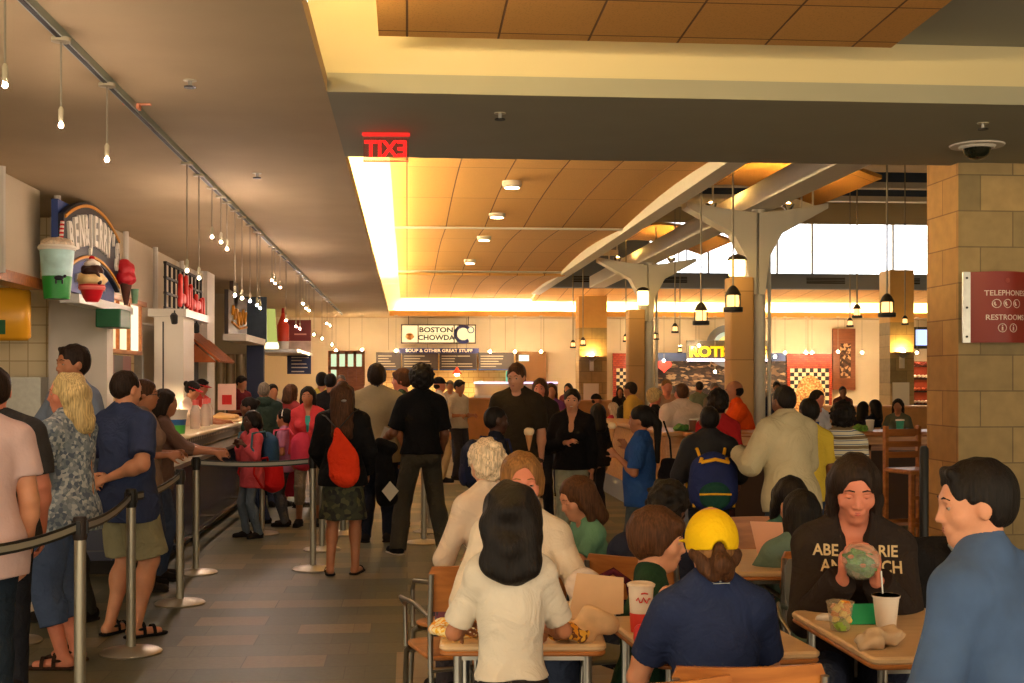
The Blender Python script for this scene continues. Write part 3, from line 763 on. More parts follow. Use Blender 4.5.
# light well
M_well = mat('well_paint', (176, 160, 128), rough=.85)
M_blue = mat('blue_grey_steel', (58, 72, 96), rough=.6)
M_greyb = mat('grey_band', (132, 138, 146), rough=.7)
sbox('ceiling', (3.45, 8.1, 6.3), (XR, 33, 6.4), M_well)
struct('wall_well_front', MB().box((3.45, 10.2, 4.1), (XR, 10.3, 6.3)), M_well)
struct('wall_well_left', MB().box((3.45, 10.3, 4.16), (3.55, 32.4, 6.3)), M_well)
struct('wall_clerestory', MB().box((3.45, 32.3, 5.72), (XR, 32.5, 6.3)).box((3.45, 32.3, 3.98), (XR, 32.5, 4.39)).box((3.45, 32.3, 4.39), (6.3, 32.5, 5.72)), M_greyb)
struct('trim_11', MB().box((3.45, 32.25, 5.70), (XR, 32.3, 6.28)), M_well)
gl = bpy.data.materials.new('window_glass'); gl.use_nodes = True; nt = gl.node_tree; nt.nodes.clear()
o_ = nt.nodes.new('ShaderNodeOutputMaterial'); mx = nt.nodes.new('ShaderNodeMixShader'); tr = nt.nodes.new('ShaderNodeBsdfTransparent'); gs = nt.nodes.new('ShaderNodeBsdfGlossy')
gs.inputs['Roughness'].default_value = .05; tr.inputs[0].default_value = (.95, .97, 1, 1); mx.inputs[0].default_value = .06
nt.links.new(tr.outputs[0], mx.inputs[1]); nt.links.new(gs.outputs[0], mx.inputs[2]); nt.links.new(mx.outputs[0], o_.inputs[0])
wn = struct('window_1', MB().box((6.3, 32.36, 4.39), (XR, 32.38, 5.72)), gl)
for x in (6.32, 7.9, 9.75, 10.7, 12.9): struct('window_1_mullion', MB().box((x-.02, 32.3, 4.39), (x+.02, 32.42, 5.72)), M_white)
for x in (3.9, 5.9, 8.0, 10.15, 12.2):
    v = thing('wall_vent', 'dark slotted air vent in the grey band under the clerestory window', 'vent', (x+.9, 32.3, 4.12), 0, 'air vents under the clerestory')
    MB().box((-.52, -.02, 0), (.52, .0, .16)).build('backing', M_dark, v)
    f = MB(); [f.box((-.54, -.035, z), (.54, -.01, z+.012)) for z in (-.01, .04, .08, .12, .16)]; f.build('grille', M_greyb, v)
for y, z in ((20.7, 5.35), (24.6, 5.45), (28.5, 5.75)):
    struct('trim_12', MB().box((3.55, y-.12, z), (XR, y+.12, z+.12)), M_white); struct('trim_13', MB().box((3.55, y-.1, z+.12), (XR, y+.1, z+.32)), M_blue)
# strip of panelled ceiling beyond the well
struct('ceiling', MB().prism([(32.5, 3.97), (35.0, 3.79), (35.0, 3.84), (32.5, 4.02)], 0, 3.5, XR), M_panel, 50)
# right-hand ceiling and end walls
struct('wall_right', MB().box((XR, -1, 0), (XR+.1, YB, 6.4)), M_cream)
struct('wall_back', MB().box((-7, YB, 0), (XR, YB+.1, 4.7)), M_wall)
struct('wall_left', MB().box((-5.7, 5, 0), (-5.6, 19.5, H1)), M_tileY)
struct('wall_left', MB().box((-4.3, 19.5, 0), (-4.2, YB, H1)), M_cream)
b = MB()
for x in [-4+1.15*i for i in range(18)]: b.box((x, YB-.012, 2.45), (x+.012, YB-.0, 3.4))
struct('trim_14', b, mat('joint_line', (150, 132, 102), rough=.9))
# cove lamps: fluorescent battens standing on the ledges
lampn = [0]
def cove_lamp(lo, hi, label, strength=130):
    t = thing('cove_lamp', label, 'light', ((lo[0]+hi[0])/2, (lo[1]+hi[1])/2, lo[2]), 0, 'fluorescent battens hidden in the ceiling coves')
    c = Vector(t.location); MB().box(Vector(lo)-c, Vector((hi[0], hi[1], lo[2]+.03))-c).build('batten', M_white, t)
    MB().box(Vector((lo[0]+.015, lo[1]+.015, lo[2]+.032))-c, Vector((hi[0]-.015, hi[1]-.015, hi[2]))-c).build('tube', glow('warm_tube_%d' % strength, (255, 224, 164), strength), t)
for y in (1.0, 3.4, 5.8): cove_lamp((-.82, y-1.1, H1+.12), (-.74, y+1.1, H1+.18), 'fluorescent batten on the ledge of the ceiling cove', 210)
y = 11.6
while y < 35: cove_lamp((-.82, y-1.2, H1+.12), (-.74, y+1.2, H1+.18), 'fluorescent batten on the ledge of the ceiling cove'); y += 2.6
x = .8
while x < XR: cove_lamp((x-1.1, 35.95, H1+.08), (x+1.1, 36.03, H1+.14), 'fluorescent batten on the ledge of the ceiling cove'); x += 2.4

# stone pillars
def pillar(x0, x1, y0, y1, z1, split=None, label=None):
    b = MB(); b.box((x0, y0, 0), (x1, y1, z1)); o = struct('wall_pillar', b, [M_stone, M_stoneY])
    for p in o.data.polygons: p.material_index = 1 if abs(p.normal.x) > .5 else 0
    return o
pillar(4.57, 5.9, 10.05, 10.68, 6.3)
M_plaster = mat('tan_plaster', (206, 160, 92), rough=.8, var=.05)
def far_pillar(px0, px1, Y, pz):
    a = ony(px0, HOR, Y); c = ony(px1, HOR, Y); struct('wall_pillar', MB().box((a.x, Y, 0), (c.x, Y+.7, 3.0)), M_stone)
    struct('wall_pillar', MB().box((a.x, Y, 3.0), (c.x, Y+.7, 4.3)), M_plaster)
far_pillar(579, 607, 33.9, 0); far_pillar(890, 914, 30.0, 0)
# tree columns
M_col = mat('column_paint', (226, 220, 204), rough=.5, var=.03)
M_colw = mat('column_wing', (206, 198, 180), rough=.6)
M_clad = blocks('column_cladding', (206, 160, 96), (200, 152, 88), (150, 110, 60), 3, .93, off=0, msize=.006, plane='XZ', rough=.6, bump=.1)
struct('trim_15', MB().box((4.62, 10.4, 3.92), (5.0, 31.5, 4.2)), M_white)
for i, Y in enumerate((16.8, 24.6)):
    X = 4.78
    b = MB(); b.rbox((X-.42, Y-.2, 0), (X-.09, Y+.14, 2.98), .03); struct('wall_pillar', b, M_clad, 40)
    b = MB(); b.lathe([(.095, 0), (.095, 3.95)], (X+.02, Y, 0), 20); b.lathe([(.025, 0), (.025, 3.9)], (X+.19, Y+.05, 0), 8); struct('wall_pillar', b, M_col, 50)
    for sg in (-1, 1):
        # branching wing: profile in XZ, extruded in Y
        pr = [(.10, 2.75), (.16, 3.25), (.34, 3.58), (.98, 3.93), (.98, 4.0), (.4, 3.9), (.02, 3.86), (.02, 2.75)]
        b = MB(); b.prism([(X-.03+sg*u, v) for u, v in pr], 1, Y-.16, Y+.16); struct('wall_column_wing', b, M_colw)
        b = MB(); [b.lathe([(.014, 0), (.014, .42)], (X+sg*q, Y-.02, 3.9), 6) for q in (.62, .78)]; struct('wall_column_rod', b, M_col)
    # arched panel over the column, lit from below
    b = MB(); n = 10; pr = [(X-1.25+2.9*k/n, 4.32+.32*math.sin(PI*k/n)) for k in range(n+1)]
    b.prism(pr+[(u, v+.05) for u, v in reversed(pr)], 1, Y-.3, Y+2.4); struct('ceiling', b, M_panel, 50)
    struct('ceiling', MB().box((3.55, Y+2.4, 4.3), (6.4 if i == 0 else 4.6, Y+2.5, 4.42)), M_white)
    for sg in (-1, 1):
        t = thing('uplight', '%s uplight on the %s wing of the %s branching column' % ('brass' , 'left' if sg < 0 else 'right', 'nearer' if i == 0 else 'farther'), 'light', (X+sg*.55, Y+.35, 3.95))
        MB().lathe([(.03, 0), (.07, .05), (.09, .10), (.085, .10), (.06, .05)], n=14).build('bowl', M_chrome, t, 50)
        MB().ball((0, 0, .09), .035, 10, 6).build('bulb', glow('uplight_bulb', (255, 200, 110), 700), t, 60)
# bar counter partition, left of the near column
# ------------------------------------------------------------ left-hand stalls
RX = Matrix.Rotation(PI/2, 4, 'Z')                         # local sign plane (x,z facing -y) -> faces +x
def facing_x(X, Y, Z): return Matrix.Translation((X, Y, Z)) @ RX
struct('wall_header_near', MB().box((-3.6, 5, 2.55), (-3.5, 12.3, H1)), M_cream)
struct('trim_16', MB().box((-3.66, 5, 2.45), (-3.46, 12.3, 2.55)), M_wood2)
struct('wall_header_middle', MB().box((-3.6, 14.5, 2.42), (-3.5, 16.5, H1)), M_cream)
struct('wall_header_far', MB().box((-3.6, 19.4, 2.55), (-3.5, 22.3, H1)), M_white)
struct('wall_stall_side', MB().box((-5.6, 14.3, 0), (-3.95, 14.5, H1)), M_tile)
struct('wall_stall_pilaster', MB().box((-3.95, 14.2, 0), (-3.32, 14.5, 2.46)).box((-3.95, 14.25, 2.46), (-3.5, 14.5, H1)), M_white)
struct('wall_stall_tiles', MB().box((-5.6, 16.55, 0), (-3.45, 16.7, 2.6)), M_tile)
struct('wall_stall_pilaster', MB().box((-3.24, 16.4, 0), (-2.87, 17.2, 2.40)), M_white)
struct('wall_header_grill', MB().box((-3.6, 16.5, 2.35), (-3.5, 19.4, H1)), M_cream)
struct('wall_stall_pilaster', MB().box((-3.9, 21.2, 0), (-3.32, 22.0, H1)), M_white)
for y in (10.9, 12.6, 15.6, 17.4, 19.4, 21.2): struct('trim_17', MB().lathe([(.035, 2.5), (.035, H1)], (-3.42, y, 0), 8), M_white)
sbox('wall_door_recess', (-3.4, 19.42, 0), (-3.3, 20.2, 2.2), M_dark)
struct('wall_left_far', MB().box((-4.2, 26.8, 0), (-3.3, 27.0, H1)), M_cream)

t = thing('wall_cabinet', 'glossy orange rounded wall cabinet at the left edge, under the wooden ledge', 'cabinet', (-3.93, 12.75, 1.98))
MB().rbox((-.5, -.1, 0), (.21, .1, .52), .09, n=6).build('shell', mat('orange_gloss', (246, 176, 44), rough=.25, emit=0), t, 60)
MB().box((-.2, -.112, .06), (.0, -.095, .2)).build('label_plate', mat('green_plate', (40, 100, 60)), t)
o = MB().box((-5.5, 13.9, .9), (-3.95, 14.2, 1.62)).build('backsplash', M_steel); tag(o, 'brushed steel machine casing against the cream tiled wall behind the blonde woman', 'machine')
# arched sign with carved letters
M_signblue = mat('sign_blue', (44, 66, 122), rough=.6); M_gold = mat('sign_gold', (222, 150, 44), rough=.5); M_ink = mat('sign_ink', (24, 26, 38), rough=.5); M_paper = mat('sign_white', (232, 224, 206), rough=.6)
t = thing('arched_sign', 'blue shop sign with dark arched band, gold rim and tall white letters', 'sign', (-3.22, 13.1, 2.5)); t.rotation_euler = (0, 0, PI/2)
MB().box((-1.15, .02, -.05), (1.1, .08, .78)).build('board', M_signblue, t)
arc = lambda x, e=0: .06+.22*(1-(x/1.1)**2)+e
def band(x0, x1, e0, e1, ya, yb, n=20):
    pts = [(x0+(x1-x0)*i/n) for i in range(n+1)]
    return MB().prism([(x, arc(x, e0)) for x in pts]+[(x, arc(x, e1)) for x in reversed(pts)], 1, ya, yb)
band(-1.14, 1.14, .02, .60, -.03, .02).build('band', M_ink, t)
band(-1.10, 1.10, .045, .07, -.045, -.028).build('rim', M_gold, t); band(-1.10, 1.10, .55, .578, -.045, -.028).build('rim', M_gold, t)
word = "BEN&JERRY'S"
for i, c in enumerate(word):
    x = -.95+1.9*i/(len(word)-1); lt = text(c, .42, .012, .012, sx=.62); place(lt, Matrix.Translation((x, -.045, arc(x, .31))) @ Matrix.Rotation(math.atan(.3*x/1.21), 4, 'Y')); lt.build('letter', M_paper, t)
band(-.55, .6, -.18, -.10, -.0, .02).build('scroll', mat('scroll_grey', (170, 170, 170)), t)
struct('trim_18', MB().box((-3.44, 12.75, 2.36), (-3.25, 15.2, 2.45)), mat('ledge_white', (222, 220, 210), rough=.5))
t = thing('green_box', 'dark green box hanging below the white ledge beside the ice cream cone', 'box', (-3.2, 14.0, 2.16)); MB().rbox((-.15, -.2, 0), (.12, .3, .20), .02).build('casing', mat('green_casing', (14, 84, 46), rough=.5), t)
# giant milkshake cup
p = onx(57, 299, -2.95)
t = thing('milkshake_model', 'oversized milkshake cup with green hills, sky and striped straw', 'sign', p)
MB().lathe([(.10, 0), (.105, 0), (.122, .19)], n=28, caps=True).build('cup_base', mat('cup_green', (36, 140, 52), rough=.4), t, 40)
MB().lathe([(.122, .19), (.142, .42)], n=28).build('cup', mat('cup_sky', (168, 206, 200), rough=.4, var=.2, vscale=9), t, 40)
MB().lathe([(.15, .41), (.158, .43), (.15, .45), (.14, .45)], n=28).build('rim', M_paper, t, 40)
sdf_obj('froth', [ell((0, 0, .455), (.135, .135, .065), k=.02)], mat('froth', (226, 206, 178), rough=.8, var=.3, vscale=40), t, .012, curls(.008, 60))
s_ = MB(); s_.tube([(.03, 0, .46), (.045, 0, .66)], .017, 10); s_.cur = 0
s_.build('straw', spotted('straw_stripe', [(220, 40, 40), (236, 226, 214)], 9, kind='wave'), t, 40)
b = MB(); b.ball((.05, -.126, .17), (.04, .012, .022)); b.ball((.095, -.112, .185), (.014, .01, .014)); b.box((.02, -.13, .12), (.032, -.118, .165)); b.box((.07, -.125, .12), (.082, -.112, .165)); b.build('cow', M_ink, t, 50)
# sundae
p = onx(92, 302, -2.95)
t = thing('sundae_model', 'oversized sundae with red wavy cup, cream and chocolate scoops', 'sign', p); t.scale = (.8, .8, .8)
MB().lathe([(.07, 0), (.10, .05), (.15, .2), (.16, .2)], n=24).build('cup', mat('sundae_red', (206, 30, 40), rough=.3), t, 40)
MB().lathe([(.145, .14), (.155, .17), (.145, .19)], n=24).build('swirl', mat('sundae_pink', (236, 120, 110)), t, 40)
sdf_obj('vanilla', [ell((0, 0, .26), (.165, .165, .09), k=.02)], mat('vanilla', (232, 200, 140)), t, .014, curls(.012, 40))
sdf_obj('chocolate', [ell((0, 0, .36), (.13, .13, .085), k=.02), cone((.1, -.09, .3), (.11, -.1, .22), .022, k=.03)], mat('chocolate', (52, 24, 16), rough=.3), t, .014, curls(.008, 45))
sdf_obj('cream', [ell((0, 0, .44), (.09, .09, .06), k=.02)], mat('whipped_cream', (240, 230, 214)), t, .012, curls(.008, 60))
MB().ball((0, 0, .51), .035).build('cherry', mat('cherry', (200, 20, 30), rough=.2), t, 60)
# cone
p = onx(126, 305, -3.1)
t = thing('ice_cream_cone_model', 'oversized pink ice cream cone hanging by the arched sign', 'sign', p); t.scale = (.74, .74, .74)
MB().lathe([(.03, 0), (.085, .30), (.1, .34)], n=18).build('wafer', mat('wafer', (84, 44, 26), rough=.7), t, 40)
sdf_obj('scoop', [ell((0, 0, .40), (.15, .15, .11), k=.03), ell((0, 0, .54), (.13, .13, .10), k=.03), ell((-.02, 0, .6), (.1, .1, .09), k=.03), cone((-.06, 0, .62), (-.19, 0, .6), .02, k=.02)], mat('pink_ice', (196, 36, 44), rough=.5), t, .014, curls(.006, 45))
MB().lathe([(.04, .0), (.06, .22)], (.13, 0, .02), 10).build('side_cup', mat('cup_mint', (110, 150, 110)), t, 40)
# lit menu case
t = thing('menu_board', 'wood framed backlit menu with three pale panels above black and red tiles', 'sign', (-3.42, 15.4, 1.9)); t.rotation_euler = (0, 0, PI/2)
f = MB(); f.box((-.95, -.05, 0), (.9, .05, .05)).box((-.95, -.09, .62), (1.0, .09, .68)); [f.box((x, -.05, .05), (x+.04, .05, .62)) for x in (-.95, -.38, .2, .86)]; f.build('frame', M_wood2, t)
for i, x in enumerate((-.91, -.34, .24)):
    MB().box((x, -.01, .05), (x+.53+.09*(i == 2), .01, .62)).build('panel', glow('menu_glow_%d' % i, ((250, 190, 140), (250, 220, 170), (255, 232, 190))[i], .9), t)
b = MB(); c = 0
for i in range(3):
    for j in range(2): b.cur = (i+j) % 2; b.box((-.95+.45*i, -.02, -.42+.2*j), (-.5+.45*i, .0, -.22+.2*j))
b.build('tiles', [mat('tile_black', (24, 22, 26), rough=.3), mat('tile_red', (110, 36, 30), rough=.3)], t)
struct('trim_19', MB().box((-3.45, 16.2, 0), (-3.35, 16.3, 1.9)), M_steel)
# grid sign with red brush lettering
t = thing('lattice_sign', 'black lattice panel carrying red brush-like lettering above the stall', 'sign', (-3.1, 17.8, 2.52)); t.rotation_euler = (0, 0, PI/2)
g = MB(); [g.box((-1.4+.31*i-.015, -.015, 0), (-1.4+.31*i+.015, .015, .58)) for i in range(10)]; [g.box((-1.42, -.02, z-.015), (1.41, .02, z+.015)) for z in (.0, .19, .39, .58)]; g.build('lattice', M_black, t)
M_redl = mat('red_lettering', (214, 40, 24), rough=.45)
for k, (x, z, w_, h_, r_) in enumerate(((-.55, .28, .12, .46, .1), (-.36, .18, .3, .14, 0), (-.1, .3, .11, .44, -.12), (.1, .22, .1, .3, .15), (.28, .22, .1, .42, -.1), (.48, .16, .26, .14, .1), (.72, .17, .12, .3, 0), (.92, .16, .24, .13, -.1), (1.12, .14, .11, .28, .1), (1.34, .16, .12, .3, -.15))):
    b = MB(); M = Matrix.Translation((x, -.04, z)) @ Matrix.Rotation(r_, 4, 'Y'); b.rbox((-w_/2, -.025, -h_/2), (w_/2, .025, h_/2), min(w_, h_)*.4, M, axis=1); b.build('stroke', M_redl, t, 50)
struct('trim_20', MB().box((-3.3, 16.3, 2.40), (-2.82, 18.2, 2.50)), mat('hood_grey', (196, 190, 176), rough=.4))
for i, y in enumerate((15.95, 17.6)):
    t = thing('spotlight', 'small black spotlight clamped under the %s' % ('menu frame corner' if i == 0 else 'grey hood ledge'), 'light', (-2.9, y, 2.25 if i else 2.3))
    MB().lathe([(.04, 0), (.05, .1), (.03, .13)], n=12, M=Matrix.Rotation(.5, 4, 'X')).build('can', M_black, t, 40); MB().lathe([(.01, .1), (.01, .16)], n=6).build('arm', M_black, t)
# copper awning
t = thing('copper_awning', 'sloping ribbed copper hood over the grill stall', 'awning', (-2.9, 20.5, 1.86))
b = MB(); n = 9
for i in range(n): b.prism([(-.62, .52), (-.02, -.0), (0, .03), (-.6, .55)], 1, -.75+.19*i, -.75+.19*i+.17)
b.prism([(-.6, .48), (-.05, -.0), (-.6, 0)], 1, -.78, -.75)
b.build('hood', mat('copper', (176, 96, 52), rough=.35, metal=.7, var=.3, vscale=5), t)
# dark board with gold script
t = thing('script_sign', 'dark board with rounded crest and gold looping script on a lit shelf', 'sign', (-3.2, 24.0, 2.35)); t.rotation_euler = (0, 0, PI/2)
MB().box((-1.4, -.03, .05), (1.2, .04, .85)).build('board', mat('sign_umber', (52, 40, 32), rough=.5), t)
b = MB(); b.lathe([(.36, -.04), (.36, .03)], n=20, M=Matrix.Translation((-.4, 0, .95)) @ Matrix.Rotation(PI/2, 4, 'X')); b.build('crest', mat('crest', (70, 52, 40)), t, 40)
b = MB(); pts = [(-1.0+.1*i, -.05, .42+.13*math.sin(i*1.4)+.05*math.sin(i*.5)) for i in range(20)]; b.tube(pts, .025, 6); b.tube([(-1.05, -.05, .28), (0, -.05, .2), (1.0, -.05, .27)], .02, 6); b.build('script', M_gold, t, 50)
b = MB(); b.box((-1.5, -.35, -.07), (1.6, .05, .05)); b.build('shelf', M_white, t)
# dark blue mural and ducts beyond
o = MB().box((-3.6, 26.2, 2.35), (-2.9, 26.3, 3.3)).build('mural_panel', mat('mural_blue', (66, 82, 96), rough=.6, var=.4, vscale=2)); tag(o, 'slate blue mural panel between the script board and the green glass tube', 'panel')
for i, x in enumerate((-3.75, -3.55, -3.35)):
    o = MB().lathe([(.09, 0), (.09, 2.1)], (x, 25.6, 0), 14).build('round_post', mat('khaki_post', (132, 116, 84), rough=.4, metal=.3), None, 40); tag(o, ('leftmost', 'middle', 'rightmost')[i]+' of three khaki round posts below the slate blue mural', 'post')
sbox('wall_left_navy', (-3.24, 25.7, 0), (-2.9, 25.9, 2.3), mat('navy_panel', (40, 52, 80), rough=.6))
p = onx(270, 349, -2.9)
t = thing('glass_tube', 'tall green and yellow glowing glass tube standing on a stall shelf', 'display', p); MB().lathe([(.17, 0), (.13, .5), (.11, .85)], n=16).build('glass', glow('lime_glow', (186, 190, 100), .55), t, 40); MB().lathe([(.18, 0), (.19, .06), (.165, .14)], n=16).build('foot', glow('foot_glow', (255, 232, 160), 1.6), t, 40)
struct('trim_21', MB().box((-3.3, 26.5, p.z-.08), (-2.3, 30.8, p.z-.01)), M_steel)
p = onx(283, 349, -2.9)
t = thing('giant_bottle', 'oversized red sauce bottle with pale base beside the glass tube', 'sign', p)
MB().lathe([(.14, .18), (.14, .55), (.05, .78), (.035, .84)], n=18).build('bottle', mat('sauce_red', (206, 60, 30), rough=.3), t, 40)
MB().lathe([(.035, .84), (.04, .84), (.03, .96)], n=12).build('cap', mat('cap_red', (170, 20, 20)), t, 40); MB().lathe([(.13, 0), (.14, .18)], n=18).build('label_band', M_paper, t, 40)
a = ony(288, 373, 30.2); c = ony(311, 320, 30.2)
t = thing('poster_stack', 'maroon, photo and blue menu panels stacked on the end wall of the stall row', 'poster', (a.x, 30.2, 0)); wd = c.x-a.x
zz = lambda py: CAMZ+(HOR-py)/FPX*29.9
MB().box((-.2, 0, zz(341)), (wd, .05, zz(320))).build('maroon_panel', mat('maroon_panel', (112, 34, 30), rough=.5), t)
MB().box((.0, 0, zz(354)), (wd, .05, zz(341.5))).build('photo_panel', mat('photo_panel', (206, 180, 160), rough=.5, var=.3, vscale=3), t)
MB().box((-.02, 0, zz(374)), (wd, .05, zz(354.5))).build('menu_panel', mat('menu_blue', (44, 56, 96), rough=.5), t)
b = MB(); [b.box((.08, -.01, zz(q+1)), (wd*w_, 0, zz(q))) for q, w_ in ((357, .9), (360, .6), (363.5, .8), (367, .85), (371, .7))]; b.build('menu_lines', M_paper, t)
b = MB(); b.box((.15, -.01, zz(335)), (wd*.8, 0, zz(333.5))); b.box((.3, -.01, zz(330.5)), (wd*.6, 0, zz(328))); b.build('poster_lines', mat('pale_red', (200, 130, 110)), t)
# wooden window screen on the far wall
a = ony(328, 400, 34.5); c = ony(364, 351, 34.5)
t = thing('window_screen', 'wooden grid screen with pale green lit panes behind the queue', 'screen', (a.x, 34.5, 0)); wd = c.x-a.x; z1 = CAMZ+28*34.5/FPX
MB().box((0, .05, 0), (wd, .12, z1)).build('board', M_wood2, t)
b = MB(); [b.box((i*(wd-.06)/4, 0, z1-.95), (i*(wd-.06)/4+.08, .05, z1)) for i in range(5)]; [b.box((0, 0, z1-q), (wd, .05, z1-q+.09)) for q in (.09, .52, .95)]; b.build('grid', M_wood2, t)
for i in range(4):
    for q in (.45, .88):
        if q > .5 and i: continue
        MB().box((i*(wd-.06)/4+.08, .03, z1-q), ((i+1)*(wd-.06)/4, .05, z1-q+.36)).build('pane', glow('pane_glow', (196, 214, 170), .75), t)
# ---- serving counter
CX = -2.05
t = thing('serving_counter', 'long serving counter with navy tiled front and pale worktop', 'counter', (-2.6, 10.4, 0))
def lo(mb): return place(mb, Matrix.Translation((2.6, -10.4, 0)))
b = MB(); b.box((-2.65, 10.42, .12), (CX, 19.5, .80)); o = lo(b).build('front', [M_navytile, M_navytileX], t)
for p in o.data.polygons: p.material_index = 0 if abs(p.normal.x) > .5 else 1
lo(MB().box((-2.6, 10.5, 0), (CX-.08, 19.4, .12))).build('plinth', M_dark, t)
lo(MB().box((-2.68, 10.38, .80), (CX+.04, 19.55, .84))).build('tray_shelf', mat('shelf_stone', (120, 108, 88), rough=.35), t)
b = MB(); b.box((-2.62, 13.0, .84), (-2.30, 19.3, .99)); lo(b).build('riser', mat('riser_beige', (176, 160, 128), rough=.6), t)
lo(MB().box((-2.30, 13.02, .86), (-2.285, 19.3, .97))).build('riser_slats', blocks('slatted_steel', (176, 166, 140), (160, 150, 126), (40, 36, 32), .12, .3, off=0, msize=.035, plane='YZ', rough=.4), t)
lo(MB().rbox((-2.66, 12.9, .99), (-2.20, 19.4, 1.03), .03)).build('worktop', mat('worktop_cream', (222, 202, 160), rough=.3), t, 40)
b = MB(); b.tube([(CX+.12, 10.6, .2), (CX+.12, 19.3, .2)], .022, 10); [b.tube([(CX, y, .2), (CX+.12, y, .2)], .015, 8) for y in range(11, 20, 2)]; lo(b).build('foot_rail', M_chrome, t, 40)
# tub and bottles on the counter
t = thing('ice_cream_tub', 'white, blue and green ice cream tub standing on the counter corner', 'tub', (-2.47, 13.3, 1.03))
MB().lathe([(.155, 0), (.165, .09)], n=24).build('tub_base', mat('tub_green', (72, 168, 70), rough=.4), t, 40); MB().lathe([(.165, .09), (.172, .15)], n=24).build('band', mat('tub_blue', (40, 92, 150), rough=.4), t, 40); MB().lathe([(.172, .15), (.178, .22), (.186, .22), (.186, .25), (.17, .25)], n=24).build('rim', mat('tub_white', (214, 206, 190), rough=.4), t, 40)
M_clear = mat('clear_plastic', (214, 196, 180), rough=.15, alpha=.45); M_pinkcap = mat('pink_cap', (214, 92, 84), rough=.4)
for i, (x, y, c_, lb) in enumerate(((-2.42, 14.6, M_clear, 'clear plastic bottle with pink cap nearest the ice cream tub'), (-2.42, 15.3, M_clear, 'clear plastic bottle with pink cap in the middle of the counter'), (-2.48, 15.9, M_clear, 'clear plastic bottle with pink cap farthest along the counter'))):
    t = thing('bottle', lb, 'bottle', (x, y, 1.03), 0, 'clear bottles on the serving counter'); MB().lathe([(.06, 0), (.062, .2), (.03, .27)], n=14).build('bottle_body', c_, t, 40); MB().lathe([(.035, .27), (.035, .33)], n=12).build('cap', M_pinkcap, t, 40)
for i, (x, y, lb) in enumerate(((-2.3, 11.0, 'black napkin dispenser at the counter end, beside the man in the blue tee'), (-2.3, 11.6, 'black napkin dispenser set behind the first one on the low counter'))):
    t = thing('napkin_dispenser', lb, 'dispenser', (x, y, .84)); MB().rbox((-.1, -.1, 0), (.1, .1, .2), .02).build('casing', M_black, t, 40); MB().box((-.05, -.11, .04), (.05, -.1, .16)).build('napkins', M_paper, t)
t = thing('pastry_tray', 'pale tray of wrapped food on the counter in front of the leaning girl', 'tray', (-2.46, 17.2, 1.03)); MB().rbox((-.2, -.4, 0), (.25, .4, .03), .03).build('tray', mat('tray_cream', (236, 204, 150)), t, 40); sdf_obj('food', [ell((0, -.15, .05), (.16, .2, .06)), ell((.02, .2, .05), (.14, .15, .05))], mat('pastry', (226, 180, 110)), t, .02, curls(.01, 30))
t = thing('red_price_card', 'white card with a red square standing on the counter by the staff', 'sign', (-2.6, 18.4, 1.03)); MB().box((-.13, -.01, .12), (.13, .01, .50)).build('card', mat('card_pink', (236, 190, 170)), t); MB().box((-.07, -.015, .2), (.07, -.01, .34)).build('square', mat('card_red', (210, 30, 24)), t); MB().lathe([(.01, 0), (.01, .14)], n=6).build('stem', M_black, t)
t = thing('heat_lamp', 'bright glowing heat lamp above the back counter behind the visored staff', 'light', (-3.05, 16.0, 1.32)); MB().ball((0, 0, 0), .07).build('bulb', glow('hot_white', (255, 220, 170), 90), t, 60); MB().lathe([(.01, .05), (.01, 1.0)], n=6).build('stem', M_black, t)
MB().lathe([(.10, 0), (.05, .09), (.01, .1)], n=14).build('shade', M_black, t, 40)
# ------------------------------------------------------------ ceiling track and its pendants
t = thing('light_track', 'long pale grey light track running down the lowered ceiling', 'track', (-1.78, 19, H1-.045)); MB().box((-.022, -16, 0), (.022, 15.5, .045)).build('rail', mat('track_grey', (150, 160, 150), rough=.4), t); MB().box((-.012, -16, -.004), (.012, 15.5, .001)).build('slot', M_black, t)
M_cord = mat('cord', (150, 140, 120), rough=.6); M_clipm = mat('clip', (190, 180, 150), rough=.5); M_bulb = glow('halogen_bulb', (255, 224, 206), 1300); M_bulbw = glow('halogen_warm', (255, 220, 172), 900)
def pendant(loc, top, m=M_bulb, label='', r=.012, grp='halogen pendants hanging from the ceiling track'):
    t = thing('pendant_light', label, 'light', loc, 0, grp); dz = top-loc[2]
    MB().tube([(0, 0, .05), (0, 0, dz)], .0055, 6).build('cord', M_cord, t)
    MB().lathe([(.010, .02), (.014, .04), (.014, .09), (.006, .105)], n=10).build('socket', M_clipm, t, 40)
    MB().ball((0, 0, .008), r, 10, 6).build('bulb', m, t, 60)
    MB().lathe([(.05, dz-.02), (.05, dz), (.01, dz)], n=10).build('canopy', M_clipm, t, 40)
    return t
PB = [(5,87),(61,127),(107,161),(187,272),(199,279),(212,238),(221,243),(227,250),(235,296),(242,299),(250,302),(257,306),(260,309),(272,281),(275,284),(280,288),(303,304),(306,309),(309,311),(296,327),(300,329),(286,321),(314,335),(322,339),(332,345),(327,324),(330,326)]
wd_ = {0: 'at the left edge of the picture', 1: 'second from the left edge', 2: 'third from the left edge'}
for i, (px, py) in enumerate(PB):
    p = onx(px, py, -1.78)
    pendant(p, H1-.04, M_bulb, 'bare halogen pendant on a thin cord, '+wd_[i] if i < 3 else 'small bare halogen pendant in the cluster along the ceiling track over the counter', grp='halogen pendants hanging from the ceiling track' if i >= 3 else 'nearest pendants')
for i, (px, py) in enumerate(((336, 351), (362, 350), (396, 351), (490, 352), (515, 352), (541, 352))):
    p = ony(px, py, 35.3); pendant(p, H1, M_bulbw, 'small warm pendant in the row along the far wall above the menu boards', .03, 'warm pendants along the far wall')
